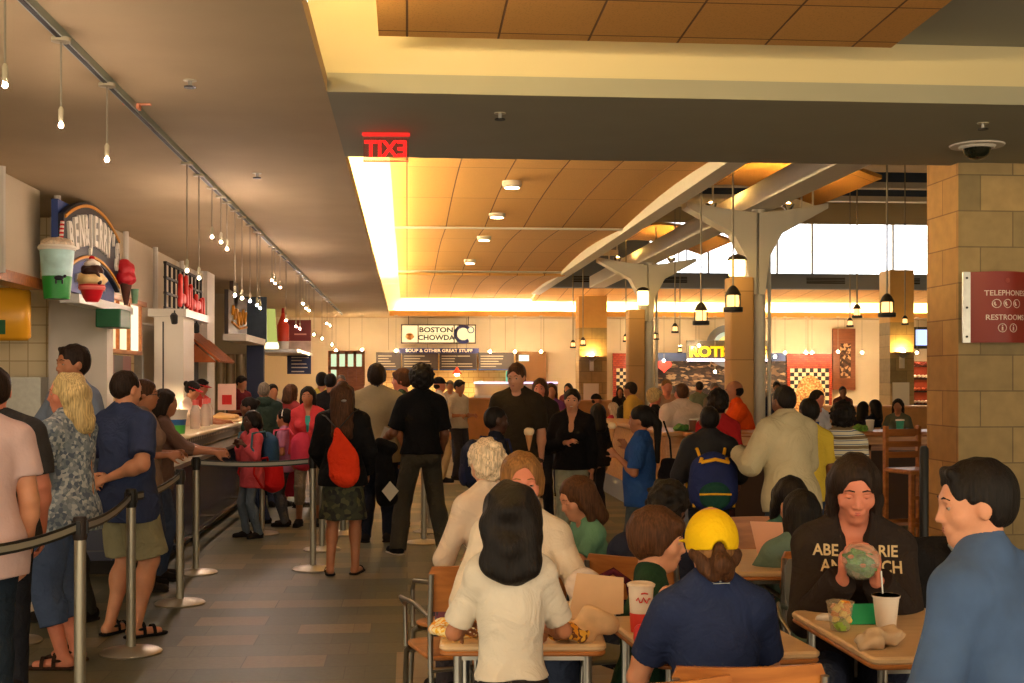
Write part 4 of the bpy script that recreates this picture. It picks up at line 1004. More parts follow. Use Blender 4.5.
for i, (px, py) in enumerate(((664, 361), (680, 347), (699, 346), (715, 372), (775, 357), (785, 353), (806, 353), (812, 353), (838, 352), (862, 353), (917, 353))):
    p = ony(px, py, 35.2); pendant(p, H1, M_bulbw, 'small warm pendant in front of the right-hand far wall stalls', .03, 'warm pendants by the right-hand stalls')
t = thing('ceiling_clip', 'peach coloured clip on the light track beyond the third pendant', 'clip', onx(137, 105, -1.76)); MB().box((-.09, -.02, 0), (.09, .02, .02)).box((-.02, -.04, -.03), (.02, .04, 0)).build('clip', mat('peach_clip', (230, 150, 110)), t)
# sprinklers, camera dome, exit sign
for i, (px, py, lb) in enumerate(((190, 80, 'on the dim ceiling right of the third pendant'), (257, 173, 'on the dim ceiling farther down the queue'), (500, 113, 'on the cross beam right of the red exit sign'), (983, 123, 'on the cross beam above the camera dome'))):
    d = FPX*(H1-CAMZ)/(HOR-py); p = at(px, py, d); p.z = H1
    t = thing('sprinkler_head', 'small dark sprinkler head '+lb, 'sprinkler', p); MB().lathe([(.012, -.04), (.014, 0)], n=8).build('stem', M_steel, t); MB().lathe([(.036, -.048), (.036, -.04)], n=12).build('plate', M_black, t); MB().lathe([(.04, -.006), (.04, 0)], n=14).build('rosette', M_clipm, t)
p = at(977, 141, FPX*(H1-CAMZ)/(HOR-145)); p.z = H1
t = thing('security_camera', 'smoked glass camera dome in a white ring on the cross beam', 'camera', p)
MB().lathe([(.2, -.012), (.205, 0)], n=32).build('ring', M_white, t, 30); MB().lathe([(.125, -.03), (.14, -.012)], n=24).build('collar', M_white, t, 30)
MB().lathe([(.012, -.115), (.06, -.10), (.09, -.075), (.105, -.03), (.11, -.02)], n=24).build('dome', mat('smoked_glass', (24, 28, 20), rough=.08, spec=.8), t, 60)
p = at(386, 160, 9.15); p.z = H1
t = thing('exit_sign', 'clear exit sign hanging from the beam, red lettering seen from behind', 'sign', p, -YAW*.6)
MB().rbox((-.175, -.03, -.022), (.175, .03, 0), .01).build('housing', mat('exit_housing', (190, 30, 24), rough=.4, emit=.8), t, 40)
m = mat('exit_acrylic', (150, 60, 46), rough=.1, alpha=.3); MB().box((-.165, -.004, -.205), (.165, .004, -.035)).build('panel', m, t)
MB().box((-.165, -.006, -.21), (.165, .006, -.203)).build('edge', glow('exit_edge', (255, 40, 30), 1.6), t)
lt = text('EXIT', .165, .002, .003, sx=.92); place(lt, Matrix.Translation((0, -.008, -.122)) @ Matrix.Scale(-1, 4, (1, 0, 0))); lt.build('lettering', glow('exit_red', (255, 24, 20), 2.2), t)
for i, (px, py) in enumerate(((512, 187), (497, 217), (484, 240), (470, 263))):
    d = FPX*(ZP-CAMZ)/(HOR-py); p = at(px, py, d); p.z = ZP-.0
    if py < 300:
        t = thing('downlight', 'round pale downlight set into the tan panelled ceiling', 'light', (p.x, p.y, ZP+.02 if True else 0), 0, 'recessed downlights in the panelled ceiling'); MB().lathe([(.10, -.03), (.12, 0), (.12, .05)], n=20).build('ring', M_white, t, 30); MB().lathe([(.09, -.034), (.09, -.02)], n=20).build('lens', glow('downlight_lens', (255, 220, 170), 22), t)
# ------------------------------------------------------------ far stalls
zf = lambda py, Y: CAMZ+(HOR-py)/FPX*Y
def fbox(name, label, cat, x0, y0, x1, y1, Y, m, depth=.06, group=None, kind=None):
    a = ony(x0, y1, Y); c = ony(x1, y0, Y); o = MB().box((a.x, Y, a.z), (c.x, Y+depth, c.z)).build(name, m)
    if kind: o['kind'] = kind
    else: tag(o, label, cat, group)
    return o
M_menu = spotted('chalk_menu', [(46, 38, 32), (60, 50, 42), (150, 136, 112), (50, 42, 36)], 9, stretch=(.6, 1, 3))
a = ony(376, 352, 36.6); c = ony(516, 352, 36.6)
struct('wall_kitchen', MB().box((a.x, 36.7, 0), (c.x, 36.95, 2.3)), blocks('kitchen_tile', (244, 214, 150), (238, 206, 140), (206, 160, 96), .3, .15, msize=.008, plane='XZ', rough=.4))
struct('wall_kitchen', MB().box((c.x, 36.5, 0), (ony(546, 350, 36.5).x, 36.95, zf(352, 37))), mat('umber_wall', (120, 84, 48), rough=.8))
t = thing('menu_board', 'long row of chalk menu boards over the far chowder kitchen', 'sign', ((a.x+c.x)/2, 36.2, zf(369, 36.3)))
for i, (x0, x1) in enumerate(((376, 401), (402, 438), (439.5, 477), (478.5, 514))):
    q = ony(x0, 0, 36.2); r_ = ony(x1, 0, 36.2); MB().box((q.x-t.location.x, 0, 0), (r_.x-t.location.x, .05, zf(352.5, 36.3)-zf(369, 36.3))).build('panel', mat('slate_board', (58, 50, 46), rough=.6, var=.1), t)
    b = MB(); random.seed(i)
    for k in range(5): b.box((q.x-t.location.x+.06, -.008, .06+.075*k), (q.x-t.location.x+.06+(r_.x-q.x-.12)*random.uniform(.35, .95), 0, .085+.075*k))
    b.build('menu_lines', mat('chalk', (176, 164, 140)), t)
    MB().box((q.x-t.location.x, -.03, -.04), (r_.x-t.location.x, .02, 0)).build('rail', M_signblue, t)
a = ony(401, 343.5, 35.9); c = ony(476, 324.5, 35.9); W_ = c.x-a.x; Hh = c.z-a.z
t = thing('chowder_sign', 'framed cream sign with dark shop name letters and a big round C', 'sign', ((a.x+c.x)/2, 35.9, a.z))
MB().box((-W_/2, 0, 0), (W_/2, .12, Hh)).build('frame', mat('sign_brown', (70, 48, 38)), t)
M_lit = glow('sign_cream_lit', (255, 222, 160), .8)
for x0, x1 in ((-.485, -.28), (-.265, .20), (.215, .485)): MB().box((x0*W_, -.012, .035), (x1*W_, 0, Hh-.035)).build('panel', M_lit, t)
M_char = mat('lettering_dark', (44, 34, 44), rough=.6); M_navyl = mat('lettering_navy', (38, 44, 96), rough=.6)
for s__, z in (('BOSTON', .70), ('CHOWDA', .30)): lt = text(s__, Hh*.36, .006, .006, sx=1.22 if z > .5 else 1.12); place(lt, Matrix.Translation((-.033*W_, -.02, Hh*z))); lt.build('lettering', M_char, t)
MB().box((-.265*W_, -.02, Hh*.49), (.20*W_, -.012, Hh*.51)).build('rule', M_char, t)
b = MB(); pts = [(.33*W_+.23*math.cos(q), -.02, Hh*.5+.23*math.sin(q)) for q in [math.radians(50+26*i) for i in range(11)]]; b.tube(pts, .05, 8); b.build('round_letter', M_navyl, t, 50)
b = MB(); pts = [(.43*W_+.09*math.cos(q), -.02, Hh*.72+.09*math.sin(q)) for q in [math.radians(36*i) for i in range(11)]]; b.tube(pts, .016, 6); b.build('ring_mark', M_navyl, t, 50)
b = MB(); b.lathe([(.04, 0), (.12, .07), (.13, .12)], (-.385*W_, -.02, .1), 14, None); b.ball((-.385*W_, -.02, .24), (.1, .02, .06)); b.build('bowl_mark', mat('bowl_ochre', (190, 140, 80)), t, 50)
for x in (-.4, .4): MB().tube([(x*W_, .05, Hh), (x*W_, .05, H1-a.z)], .01, 6).build('hanger', M_black, t)
a = ony(399, 353.3, 35.8); c = ony(479, 348.2, 35.8)
t = thing('slogan_strip', 'narrow navy strip with pale capital lettering under the chowder sign', 'sign', ((a.x+c.x)/2, 35.8, a.z)); MB().box((-(c.x-a.x)/2, 0, 0), ((c.x-a.x)/2, .04, c.z-a.z)).build('strip', M_navyl, t)
lt = text('SOUP & OTHER GREAT STUFF', .125, .004, .002, sx=1.15); place(lt, Matrix.Translation((0, -.012, (c.z-a.z)/2))); lt.build('lettering', mat('cream_letter', (244, 226, 190), emit=.3), t)
# far counters
M_laminate = mat('far_counter_front', (190, 134, 76), rough=.5, var=.1)
def far_counter(px0, px1, Y, h, label, m=M_laminate):
    a = ony(px0, 0, Y); c = ony(px1, 0, Y); t = thing('service_counter', label, 'counter', ((a.x+c.x)/2, Y+.4, 0)); w_ = (c.x-a.x)/2
    MB().box((-w_, -.35, 0), (w_, .4, h-.05)).build('front', m, t); MB().rbox((-w_-.03, -.42, h-.05), (w_+.03, .42, h), .02).build('worktop', M_wood, t)
    return t
far_counter(376, 548, 33.0, 1.1, 'long pale counter in front of the chowder kitchen')
far_counter(548, 660, 32.0, 1.05, 'low pale counter by the left far stone pillar')
far_counter(660, 780, 33.5, 1.1, 'counter below the yellow lettered rotisserie stall')
far_counter(835, 935, 27.0, 1.0, 'low wooden divider in front of the right far stone pillar')
for i, (px, lb) in enumerate(((497, 'steel glass-fronted food display left of the tall man'), (535, 'steel glass-fronted food display right of the tall man'))):
    p = ony(px, 0, 33.3); t = thing('display_case', lb, 'case', (p.x, 33.4, 1.1)); MB().box((-.6, -.2, 0), (.6, .25, .06)).build('base', M_steel, t); MB().box((-.6, -.2, .38), (.6, .25, .42)).build('light_strip', glow('case_violet', (214, 190, 255), 1.6), t); MB().box((-.6, -.2, .06), (.6, -.18, .38)).build('glass', M_clear, t)
o = fbox('picture_panel', 'green and white lit poster on the umber wall behind the tall man', 'poster', 506, 371, 514, 382, 36.4, glow('green_poster', (120, 190, 150), .7))
o = fbox('lit_sign', 'small white lit sign at the top of the umber wall', 'sign', 519, 355, 529, 361, 36.4, glow('white_panel', (230, 236, 200), 1.1))
t = thing('warming_lamp', 'red shaded lamp glowing inside the chowder kitchen', 'light', ony(457, 374, 35.5)); MB().lathe([(.14, 0), (.05, .14), (.02, .2)], n=14).build('shade', mat('lamp_red', (190, 50, 24), emit=.6), t, 40); MB().ball((0, 0, .0), .06).build('bulb', glow('lamp_bulb', (255, 210, 130), 300), t, 60); MB().tube([(0, 0, .2), (0, 0, 1.3)], .01, 5).build('cord', M_black, t)
# rotisserie stall
fbox('stall_fascia', 'blue fascia band over the rotisserie stall', 'fascia', 657, 353, 786, 361, 36.3, mat('fascia_blue', (60, 78, 120), rough=.6))
struct('wall_stall_back', MB().box((ony(657, 0, 36.6).x, 36.6, 0), (ony(786, 0, 36.6).x, 36.9, zf(360, 36.8))), spotted('stall_shelves', [(44, 34, 28), (60, 46, 36), (96, 74, 54), (36, 30, 28), (150, 126, 96)], 9, stretch=(.8, 1, 2.0)))
a = ony(687, 359, 35.6); c = ony(768, 340.5, 35.6); W_ = c.x-a.x; Hh = c.z-a.z
t = thing('rotisserie_sign', 'dark sign board with bold yellow capital letters and a white light bar', 'sign', ((a.x+c.x)/2, 35.6, a.z)); MB().box((-W_/2, 0, 0), (W_/2, .1, Hh)).build('board', mat('board_dark', (60, 54, 44)), t)
lt = text('ROTISSERIE', .43, .02, .016, sx=1.0); xs = [v[0] for v in lt.v]; k = W_*.95/(max(xs)-min(xs)); lt.v = [(v[0]*k, v[1], v[2]*.95) for v in lt.v]; place(lt, Matrix.Translation((0, -.03, .2))); lt.build('lettering', mat('letter_yellow', (240, 180, 20), rough=.4, emit=.12), t)
MB().box((-W_/2, -.12, -.06), (W_/2, .0, .0)).build('light_bar', glow('bar_white', (255, 236, 250), 3), t)
p = ony(727, 346, 36.2); t = thing('round_sign', 'round blue rimmed sign with a sun picture, half behind the near column', 'sign', p)
R_ = Matrix.Rotation(PI/2, 4, 'X'); MB().lathe([(.62, -.05), (.62, 0)], n=28, M=R_).build('backing', M_greyb, t, 40); MB().lathe([(.42, .0), (.42, .06)], n=28, M=R_).build('rim', mat('rim_teal', (190, 214, 206), emit=.3), t, 40); MB().lathe([(.3, .06), (.3, .08)], n=24, M=R_).build('picture', glow('sun_picture', (255, 214, 120), .9), t, 40)
p = ony(664, 366, 35.9); t = thing('heart_sign', 'red heart-shaped sign at the left of the rotisserie stall', 'sign', p)
hp = [(.24*16*math.sin(q)**3/17, .20*(13*math.cos(q)-5*math.cos(2*q)-2*math.cos(3*q)-math.cos(4*q))/17) for q in [2*PI*i/24 for i in range(24)]]
MB().prism(hp, 1, -.04, .04).build('heart', mat('heart_red', (200, 40, 30), emit=.25), t)
def mosaic(px0, px1, label, Y=36.8):
    a = ony(px0, 0, Y); c = ony(px1, 0, Y); w_ = c.x-a.x; zt = zf(353, Y); t = thing('tile_mosaic', label, 'mosaic', (a.x, Y, 0))
    MB().box((0, 0, 0), (w_, .1, zt)).build('red_border', blocks('red_tile', (160, 50, 26), (190, 80, 36), (90, 30, 20), .12, .06, plane='XZ', msize=.006, rough=.3), t)
    b = MB(); n = 10 if w_ > .9 else 4; q = (w_-.2)/n; zb = zt-.45
    for i in range(n):
        for j in range(14): b.cur = (i+j) % 2; b.box((.1+q*i, -.02, zb-q*(j+1)), (.1+q*(i+1), 0, zb-q*j))
    b.build('checker', [mat('chk_white', (232, 216, 176)), mat('chk_black', (36, 34, 44))], t)
    if w_ > .9:
        pr = [(.25, 0), (w_-.25, 0), (w_-.25, zb-.9)]+[(w_/2+(w_/2-.25)*math.cos(q_), zb-.9+.7*math.sin(q_)) for q_ in [PI*i/10 for i in range(1, 10)]]+[(.25, zb-.9)]
        MB().prism(pr, 1, -.06, -.02).build('niche', spotted('niche_mosaic', [(206, 160, 96), (190, 134, 74), (222, 184, 124), (160, 110, 60)], 22), t)
    return t
mosaic(787, 832, 'tall arched tile mosaic niche with checkerboard surround on the far right wall'); mosaic(613, 633, 'narrow checkerboard tile panel with red top left of the far column')
a = ony(871, 0, 34); t = thing('framed_picture', 'brown framed narrow picture on the far right wall', 'picture', (a.x, 36.85, zf(390, 37))); MB().box((-.1, 0, 0), (.6, .08, 1.85)).build('frame', wood('umber_wood', (110, 60, 30), (130, 74, 40)), t); MB().box((.12, -.02, .35), (.45, 0, 1.4)).build('picture', spotted('picture_print', [(90, 60, 40), (190, 150, 110), (60, 40, 30)], 14), t)
t = thing('wall_screen', 'bluish lit screen high on the far right beside the stone pillar', 'screen', ony(919, 347, 36.4)); MB().box((-.4, 0, -.05), (.3, .1, .6)).build('casing', M_black, t); MB().box((-.1, -.02, .05), (.25, 0, .52)).build('picture', glow('screen_blue', (170, 190, 255), 1.1), t)
t = thing('shelf_unit', 'red backed shelves of goods at the far right', 'shelf', ony(919, 415, 36.2)); MB().box((-.35, 0, 0), (.5, .4, 1.6)).build('back', mat('shelf_red', (150, 60, 36), rough=.6), t)
for i in range(4): MB().box((-.35, -.1, .3+.38*i), (.5, .1, .34+.38*i)).build('shelf', M_dark, t); sdf_obj('goods', [ell((-.25+.12*j, -.02, .40+.38*i), (.06, .06, .05), k=.01) for j in range(6)], mat('goods_%d' % i, ((222, 200, 180), (190, 90, 60), (230, 214, 190), (140, 60, 50))[i]), t, .03)
for i, (px, py, Y, lb) in enumerate(((592, 356, 33.9, 'left far stone pillar'), (903, 352, 30.0, 'right far stone pillar'))):
    p = ony(px, py, Y-.12); t = thing('wall_sconce', 'half-bowl sconce throwing warm light up the '+lb, 'sconce', p)
    MB().lathe([(.03, -.15), (.22, 0), (.20, 0), (.02, -.1)], n=18).build('bowl', M_steel, t, 50); MB().box((-.05, .02, -.4), (.05, .12, -.1)).build('bracket', M_white, t); MB().ball((0, 0, .02), .05, 10, 6).build('bulb', glow('sconce_bulb', (255, 200, 110), 420), t, 60)
    o = MB().box((p.x-.22, Y-.03, p.z-1.35), (p.x+.2, Y-.005, p.z-.75)).build('notice', M_paper); tag(o, 'white paper notice taped on the '+lb, 'notice')
# lanterns
M_lg = glow('lantern_glass', (255, 196, 110), 1.8)
def lantern(px, py, d, s, label, top=6.2, grp=None):
    p = at(px, py, d); t = thing('lantern', label, 'lantern', p, 0, grp)
    MB().lathe([(.155*s, .0), (.16*s, .01), (.16*s, .075*s), (.10*s, .085*s)], n=18).build('base_ring', M_black, t, 40)
    MB().lathe([(.09*s, .085*s), (.10*s, .14*s), (.09*s, .27*s)], n=18).build('glass', M_lg, t, 40)
    MB().lathe([(.13*s, .27*s), (.12*s, .30*s), (.085*s, .37*s), (.05*s, .41*s), (.02*s, .43*s)], n=18).build('cap', mat('lantern_cap', (58, 52, 42), rough=.5, metal=.3), t, 40)
    b = MB(); [b.tube([(.125*s*math.cos(q), .125*s*math.sin(q), .05*s), (.125*s*math.cos(q), .125*s*math.sin(q), .28*s)], .008*s, 5) for q in (0, PI/2, PI, 1.5*PI)]; b.build('cage', M_black, t)
    MB().tube([(0, 0, .42*s), (0, 0, top-p.z)], .012, 6).build('cord', M_cord, t)
    return t
lantern(701, 325, 15.6, .66, 'dark capped lantern hanging left of the near branching column'); lantern(733, 312, 14.6, .72, 'largest lantern, hanging in front of the near branching column')
lantern(887, 317, 15.0, .66, 'dark capped lantern hanging left of the big stone pillar'); lantern(857, 318, 19, .5, 'small pale blue lantern between the column and the stone pillar')
for i, (px, py, d, s, lb) in enumerate(((573, 348, 27, .42, 'left one of the pair in front of the far stone pillar'), (583, 346, 27, .45, 'right one of the pair in front of the far stone pillar'), (626, 342, 26, .42, 'against the far branching column'), (656, 340, 25, .42, 'just right of the far branching column'), (675, 333, 24, .45, 'halfway between the two branching columns'), (680, 353, 30, .4, 'above the red heart sign'), (850, 327, 25, .45, 'below the small pale blue lantern'), (905, 325, 25, .45, 'in front of the right far pillar'))):
    lantern(px, py, d, s, 'small dark lantern '+lb, top=3.97 if px < 600 else 6.2)
p = at(737, 276, 16.55); t = thing('column_lantern', 'bright caged lantern fixed high on the cladding of the near column', 'lantern', p)
MB().lathe([(.10, 0), (.11, .02), (.11, .20), (.10, .21)], n=18).build('glass', glow('lantern_hot', (255, 206, 120), 4), t, 40); MB().lathe([(.14, .21), (.1, .26), (.03, .29)], n=18).build('cap', mat('lantern_cap', (58, 52, 42)), t, 40); MB().box((-.03, .05, .1), (.03, .2, .14)).build('arm', M_black, t)
p = at(643, 305, 24.3); t = thing('column_lantern', 'bright lantern fixed high on the far branching column', 'lantern', p)
MB().lathe([(.10, 0), (.11, .02), (.11, .26), (.10, .27)], n=18).build('glass', glow('lantern_hot', (255, 206, 120), 4), t, 40); MB().lathe([(.14, .27), (.1, .32), (.03, .35)], n=18).build('cap', mat('lantern_cap', (58, 52, 42)), t, 40); MB().box((-.03, .05, .1), (.03, .2, .14)).build('arm', M_black, t)
# telephone / restroom sign
p = at(995, 343, 10.33)
t = thing('restroom_sign', 'curved red sign with white lettering and pictograms on the stone pillar', 'sign', (p.x, 10.0, 1.9))
pr = [(-.2+.48*i/10, -.10*math.sin(PI*i/10)-.02) for i in range(11)]
b = MB(); b.prism(pr+[(x, y+.012) for x, y in reversed(pr)], 2, 0, .585); b.build('plate', mat('sign_maroon', (140, 44, 32), rough=.45), t, 40)
b = MB(); b.box((-.265, -.02, 0), (-.2, .0, .585)); b.build('bracket', M_steel, t); [MB().lathe([(.01, 0), (.01, .008)], n=8, M=Matrix.Translation((-.232, -.02, z)) @ Matrix.Rotation(PI/2, 4, 'X')).build('screw', M_black, t) for z in (.05, .29, .535)]
def bend(mb):
    mb.v = [(x, y-.10*math.sin(PI*min(max((x+.2)/.48, 0), 1))-.022, z) for x, y, z in mb.v]; return mb
M_wl = mat('white_letter', (230, 210, 196), rough=.5)
for s__, z, w_ in (('TELEPHONES', .405, .36), ('RESTROOMS', .205, .34)):
    lt = text(s__, .062, .001, .0005); xs = [v[0] for v in lt.v]; k = w_/(max(xs)-min(xs)); lt.v = [(v[0]*k+.07, v[1], v[2]) for v in lt.v]; place(lt, Matrix.Translation((0, 0, z))); bend(lt).build('lettering', M_wl, t)
def ring(x, z, r): return MB().tube([(x+r*math.cos(q), 0, z+r*math.sin(q)) for q in [2*PI*i/16 for i in range(17)]], .0035, 5)
for x, z in ((-.02, .32), (.07, .32), (.16, .32), (.025, .12), (.125, .12)):
    b = ring(x, z, .034); 
    if z > .3: b.tube([(x-.014, 0, z+.014), (x-.018, 0, z), (x-.006, 0, z-.016)], .007, 6)
    else: b.ball((x, 0, z+.018), .006, 6, 5); b.tube([(x, 0, z+.008), (x, 0, z-.022)], .007, 6)
    bend(b).build('pictogram', M_wl, t)
b = MB(); b.lathe([(.02, 0), (.02, .004)], n=12, M=Matrix.Translation((.07, 0, .51)) @ Matrix.Rotation(PI/2, 4, 'X')); bend(b).build('pictogram', mat('faint_red', (160, 70, 56)), t)
# ------------------------------------------------------------ queue barriers
M_belt = mat('belt_black', (26, 26, 24), rough=.55); M_pole = mat('pole_steel', (176, 170, 152), rough=.38, metal=.75)
ST = {}
def stanchion(key, px, d, label):
    p = at(px, HOR, d); p.z = 0
    t = thing('stanchion', label, 'barrier post', p, 0, 'queue barrier posts')
    MB().lathe([(.175, 0), (.178, .008), (.165, .018), (.06, .032), (.034, .04)], n=32).build('base', M_pole, t, 40)
    MB().lathe([(.027, .03), (.027, .86)], n=18).build('pole', M_pole, t, 40)
    MB().lathe([(.030, .85), (.032, .86), (.032, .95), (.028, .958)], n=18).build('belt_head', M_black if key != 'a' else mat('head_dark', (40, 30, 26)), t, 40)
    b = MB(); [b.box((-.010, -.037, .88), (.010, .037, .94), Matrix.Rotation(q, 4, 'Z')) for q in (0, PI/2)]; b.build('belt_slot', M_black, t)
    ST[key] = p; return t
stanchion('a', 80, 5.83, 'nearest steel barrier post, in front of the blonde woman'); stanchion('b', 131, 7.3, 'steel barrier post in front of the man in the blue tee')
stanchion('c', 180, 8.9, 'steel barrier post just right of the man in the blue tee'); stanchion('d', 196, 10.3, 'steel barrier post at the counter corner, left end of the black belt')
stanchion('e', 313, 10.5, 'steel barrier post left of the woman with the orange bag'); stanchion('f', 322, 11.7, 'steel barrier post hidden behind the woman with the orange bag')
stanchion('g', 424, 12.2, 'steel barrier post right of the man in the black tee, nearest of three'); stanchion('h', 430, 13.1, 'middle one of three steel posts right of the black-tee man'); stanchion('i', 436, 14.0, 'farthest of three steel posts right of the black-tee man')
stanchion('j', 22, 8.7, 'steel barrier post partly hidden behind the blonde woman'); stanchion('k', 12, 7.6, 'steel barrier post low behind the person at the left edge'); stanchion('l', 262, 12.9, 'steel barrier post beside the girl in the pink jacket'); stanchion('m', 343, 12.9, 'steel barrier post glimpsed behind the skirted woman'); 
ST['z'] = at(-60, HOR, 4.9); ST['z'].z = 0
def belt(k0, k1, label, sag=.03, z=.91):
    a, c = ST[k0], ST[k1]; n = 8; d = (c-a).normalized(); a = a+d*.04; c = c-d*.04; pts = [a.lerp(c, i/n)+Vector((0, 0, z-sag*4*(i/n)*(1-i/n))) for i in range(n+1)]
    b = MB(); side = Vector((-d.y, d.x, 0))*.004
    b.loft([[p+side+Vector((0, 0, .025)), p+side-Vector((0, 0, .025)), p-side-Vector((0, 0, .025)), p-side+Vector((0, 0, .025))] for p in pts]); o = b.build('barrier_belt', M_belt)
    tag(o, label, 'belt'); loc = o.location.copy()
    q = MB(); sd = side*1.3; q.loft([[p+sd-loc+Vector((0, 0, .013)), p+sd-loc-Vector((0, 0, .013)), p-sd-loc-Vector((0, 0, .013)), p-sd-loc+Vector((0, 0, .013))] for p in pts]); q.build('belt_highlight', mat('belt_highlight', (150, 146, 130), rough=.4), o)  # pale centre strip paints the silvery highlight on the black belt
belt('z', 'a', 'barrier belt running from the nearest post out of the left edge'); belt('a', 'b', 'barrier belt between the nearest post and the post before the blue-tee man'); belt('b', 'c', 'barrier belt passing under the hands of the blue-tee man'); belt('d', 'e', 'long black barrier belt in front of the girls in pink', .02); belt('e', 'f', 'short barrier belt behind the woman with the orange bag'); belt('g', 'h', 'short belt between the first two posts by the black-tee man'); belt('h', 'i', 'short belt to the farthest post by the black-tee man')
# ------------------------------------------------------------ bar counter, right middle
t = thing('bar_counter', 'honey wood bar partition with a raised top behind the queue of children', 'counter', (2.85, 13.3, 0))
MB().box((-.06, 0, .28), (.06, 4.6, .98)).box((.06, 0, .28), (.4, .1, .98)).build('front_panel', M_wood, t)
MB().box((-.05, .02, 0), (.05, 4.6, .28)).build('plinth', M_greyb, t); MB().rbox((-.12, -.08, .98), (.30, 4.65, 1.03), .03).build('top', M_wood, t, 40)
b = MB(); b.box((.4, -.05, 0), (10.5, .05, .06)); [b.box((x, -.05, 0), (x+.09, .05, .9)) for x in (.4, 1.25, 2.1, 2.95, 3.8, 4.65, 6.1)]; b.box((.4, -.05, .82), (10.5, .05, .9)); b.build('frame', M_wood2, t)
MB().box((.4, .04, 0), (10.5, .08, .85)).build('back_panel', mat('bar_back', (70, 46, 28), rough=.7), t); MB().rbox((.1, -.25, .98), (10.6, .5, 1.03), .04).build('worktop', M_wood2, t, 40); MB().box((.1, -.3, .90), (10.6, -.25, .98)).build('edge', M_wood, t)
t = thing('bar_stool', 'tall ladder-back wooden bar stool left of the stone pillar', 'stool', at(915, HOR, 11.6)-Vector((0, 0, CAMZ)), .3)
for x in (-.19, .19): MB().box((x-.018, .16, 0), (x+.018, .2, 1.16)).build('leg', M_wood2, t); MB().box((x-.018, -.2, 0), (x+.018, -.16, .74)).build('leg', M_wood2, t)
MB().rbox((-.22, -.22, .73), (.22, .2, .77), .03).build('seat', M_wood2, t); b = MB(); [b.box((-.17, .165, z), (.17, .185, z+.06)) for z in (.86, .96, 1.07)]; b.build('backrest', M_wood2, t); [MB().box((-.18, y, z), (.18, y+.02, z+.035)).build('stretcher', M_wood2, t) for y, z in ((-.19, .25), (.17, .25), (-.19, .5))]
t = thing('black_post', 'thin black post standing against the left edge of the stone pillar', 'post', at(924, HOR, 9.9)-Vector((0, 0, CAMZ))); MB().lathe([(.035, 0), (.035, 1.05), (.02, 1.07)], n=12).build('pole', M_black, t, 40)
# small tableware on the bar
for i, (px, d, kind, col, lb) in enumerate(((693, 14.0, 'cup', (110, 70, 40), 'brown paper cup on the bar beside the white-shirted man'), (698, 14.1, 'cup', (222, 216, 200), 'clear lidded cup on the bar right of the brown cup'), (681, 13.8, 'salad', (70, 120, 50), 'pile of green salad on the bar'), (815, 13.5, 'cup', (60, 90, 160), 'blue cup on the bar right of the hooded person'), (860, 13.6, 'salad', (110, 160, 60), 'green snack pack on the bar near the patterned hoodie'), (870, 13.7, 'cup', (220, 210, 190), 'pale cup on the bar beside the green pack'), (900, 13.8, 'cup', (60, 160, 130), 'teal cup at the right end of the bar'))):
    p = at(px, HOR, d); p.z = 1.03
    if kind == 'cup':
        t = thing('cup', lb, 'cup', p); MB().lathe([(.035, 0), (.045, .11)], n=14).build('cup_wall', mat('cup_%d_%d' % (col[0], col[2]), col), t, 40); MB().lathe([(.048, .11), (.048, .122), (.03, .127)], n=14).build('lid', M_paper, t, 40)
    else:
        o = sdf_obj('salad_heap' if i == 2 else 'snack_pack', [ell((0, 0, .03), (.09, .07, .045), k=.01)], mat('leafy_%d' % i, col, var=.4, vscale=50), None, .012, curls(.012, 70)); o.location = p; o['label'] = lb; o['category'] = 'food'
# ------------------------------------------------------------ dining furniture
def cafe_table(c, rz, w, l, label):
    t = thing('cafe_table', label, 'table', (c[0], c[1], 0), rz, 'small dining tables in front')
    MB().rbox((-w/2, -l/2, .715), (w/2, l/2, .74), .035, n=4).build('tabletop', M_tabletop, t, 40)
    b = MB(); b.rbox((-w/2+.002, -l/2+.002, .70), (w/2-.002, l/2-.002, .716), .035, n=4); b.build('edge_band', M_wood2, t, 40)
    for x in (-1, 1):
        for y in (-1, 1): MB().lathe([(.02, 0), (.016, .01), (.016, .70)], (x*(w/2-.06), y*(l/2-.07), 0), 12).build('leg', M_steel, t, 40)
    b = MB(); b.box((-w/2+.06, -l/2+.06, .675), (w/2-.06, -l/2+.085, .70)).box((-w/2+.06, l/2-.085, .675), (w/2-.06, l/2-.06, .70)); b.build('apron', M_steel, t)
    return t
def cam_xy(r, d): return HF*d+HR*r
cafe_table(cam_xy(.035, 4.45), -YAW, .545, .80, 'small wood-topped table between the girl in white and the short-haired woman')
cafe_table(cam_xy(.66, 4.24), -YAW+.17, .54, .68, 'small wood-topped table in front of the yellow cap, holding the tall red cup')
cafe_table(cam_xy(1.37, 4.28), -YAW+.10, .60, .80, 'small wood-topped table between the hooded woman and the man in blue')
cafe_table(cam_xy(1.12, 5.95), -YAW, .60, .75, 'wood-topped table farther back where the child with black bangs sits')
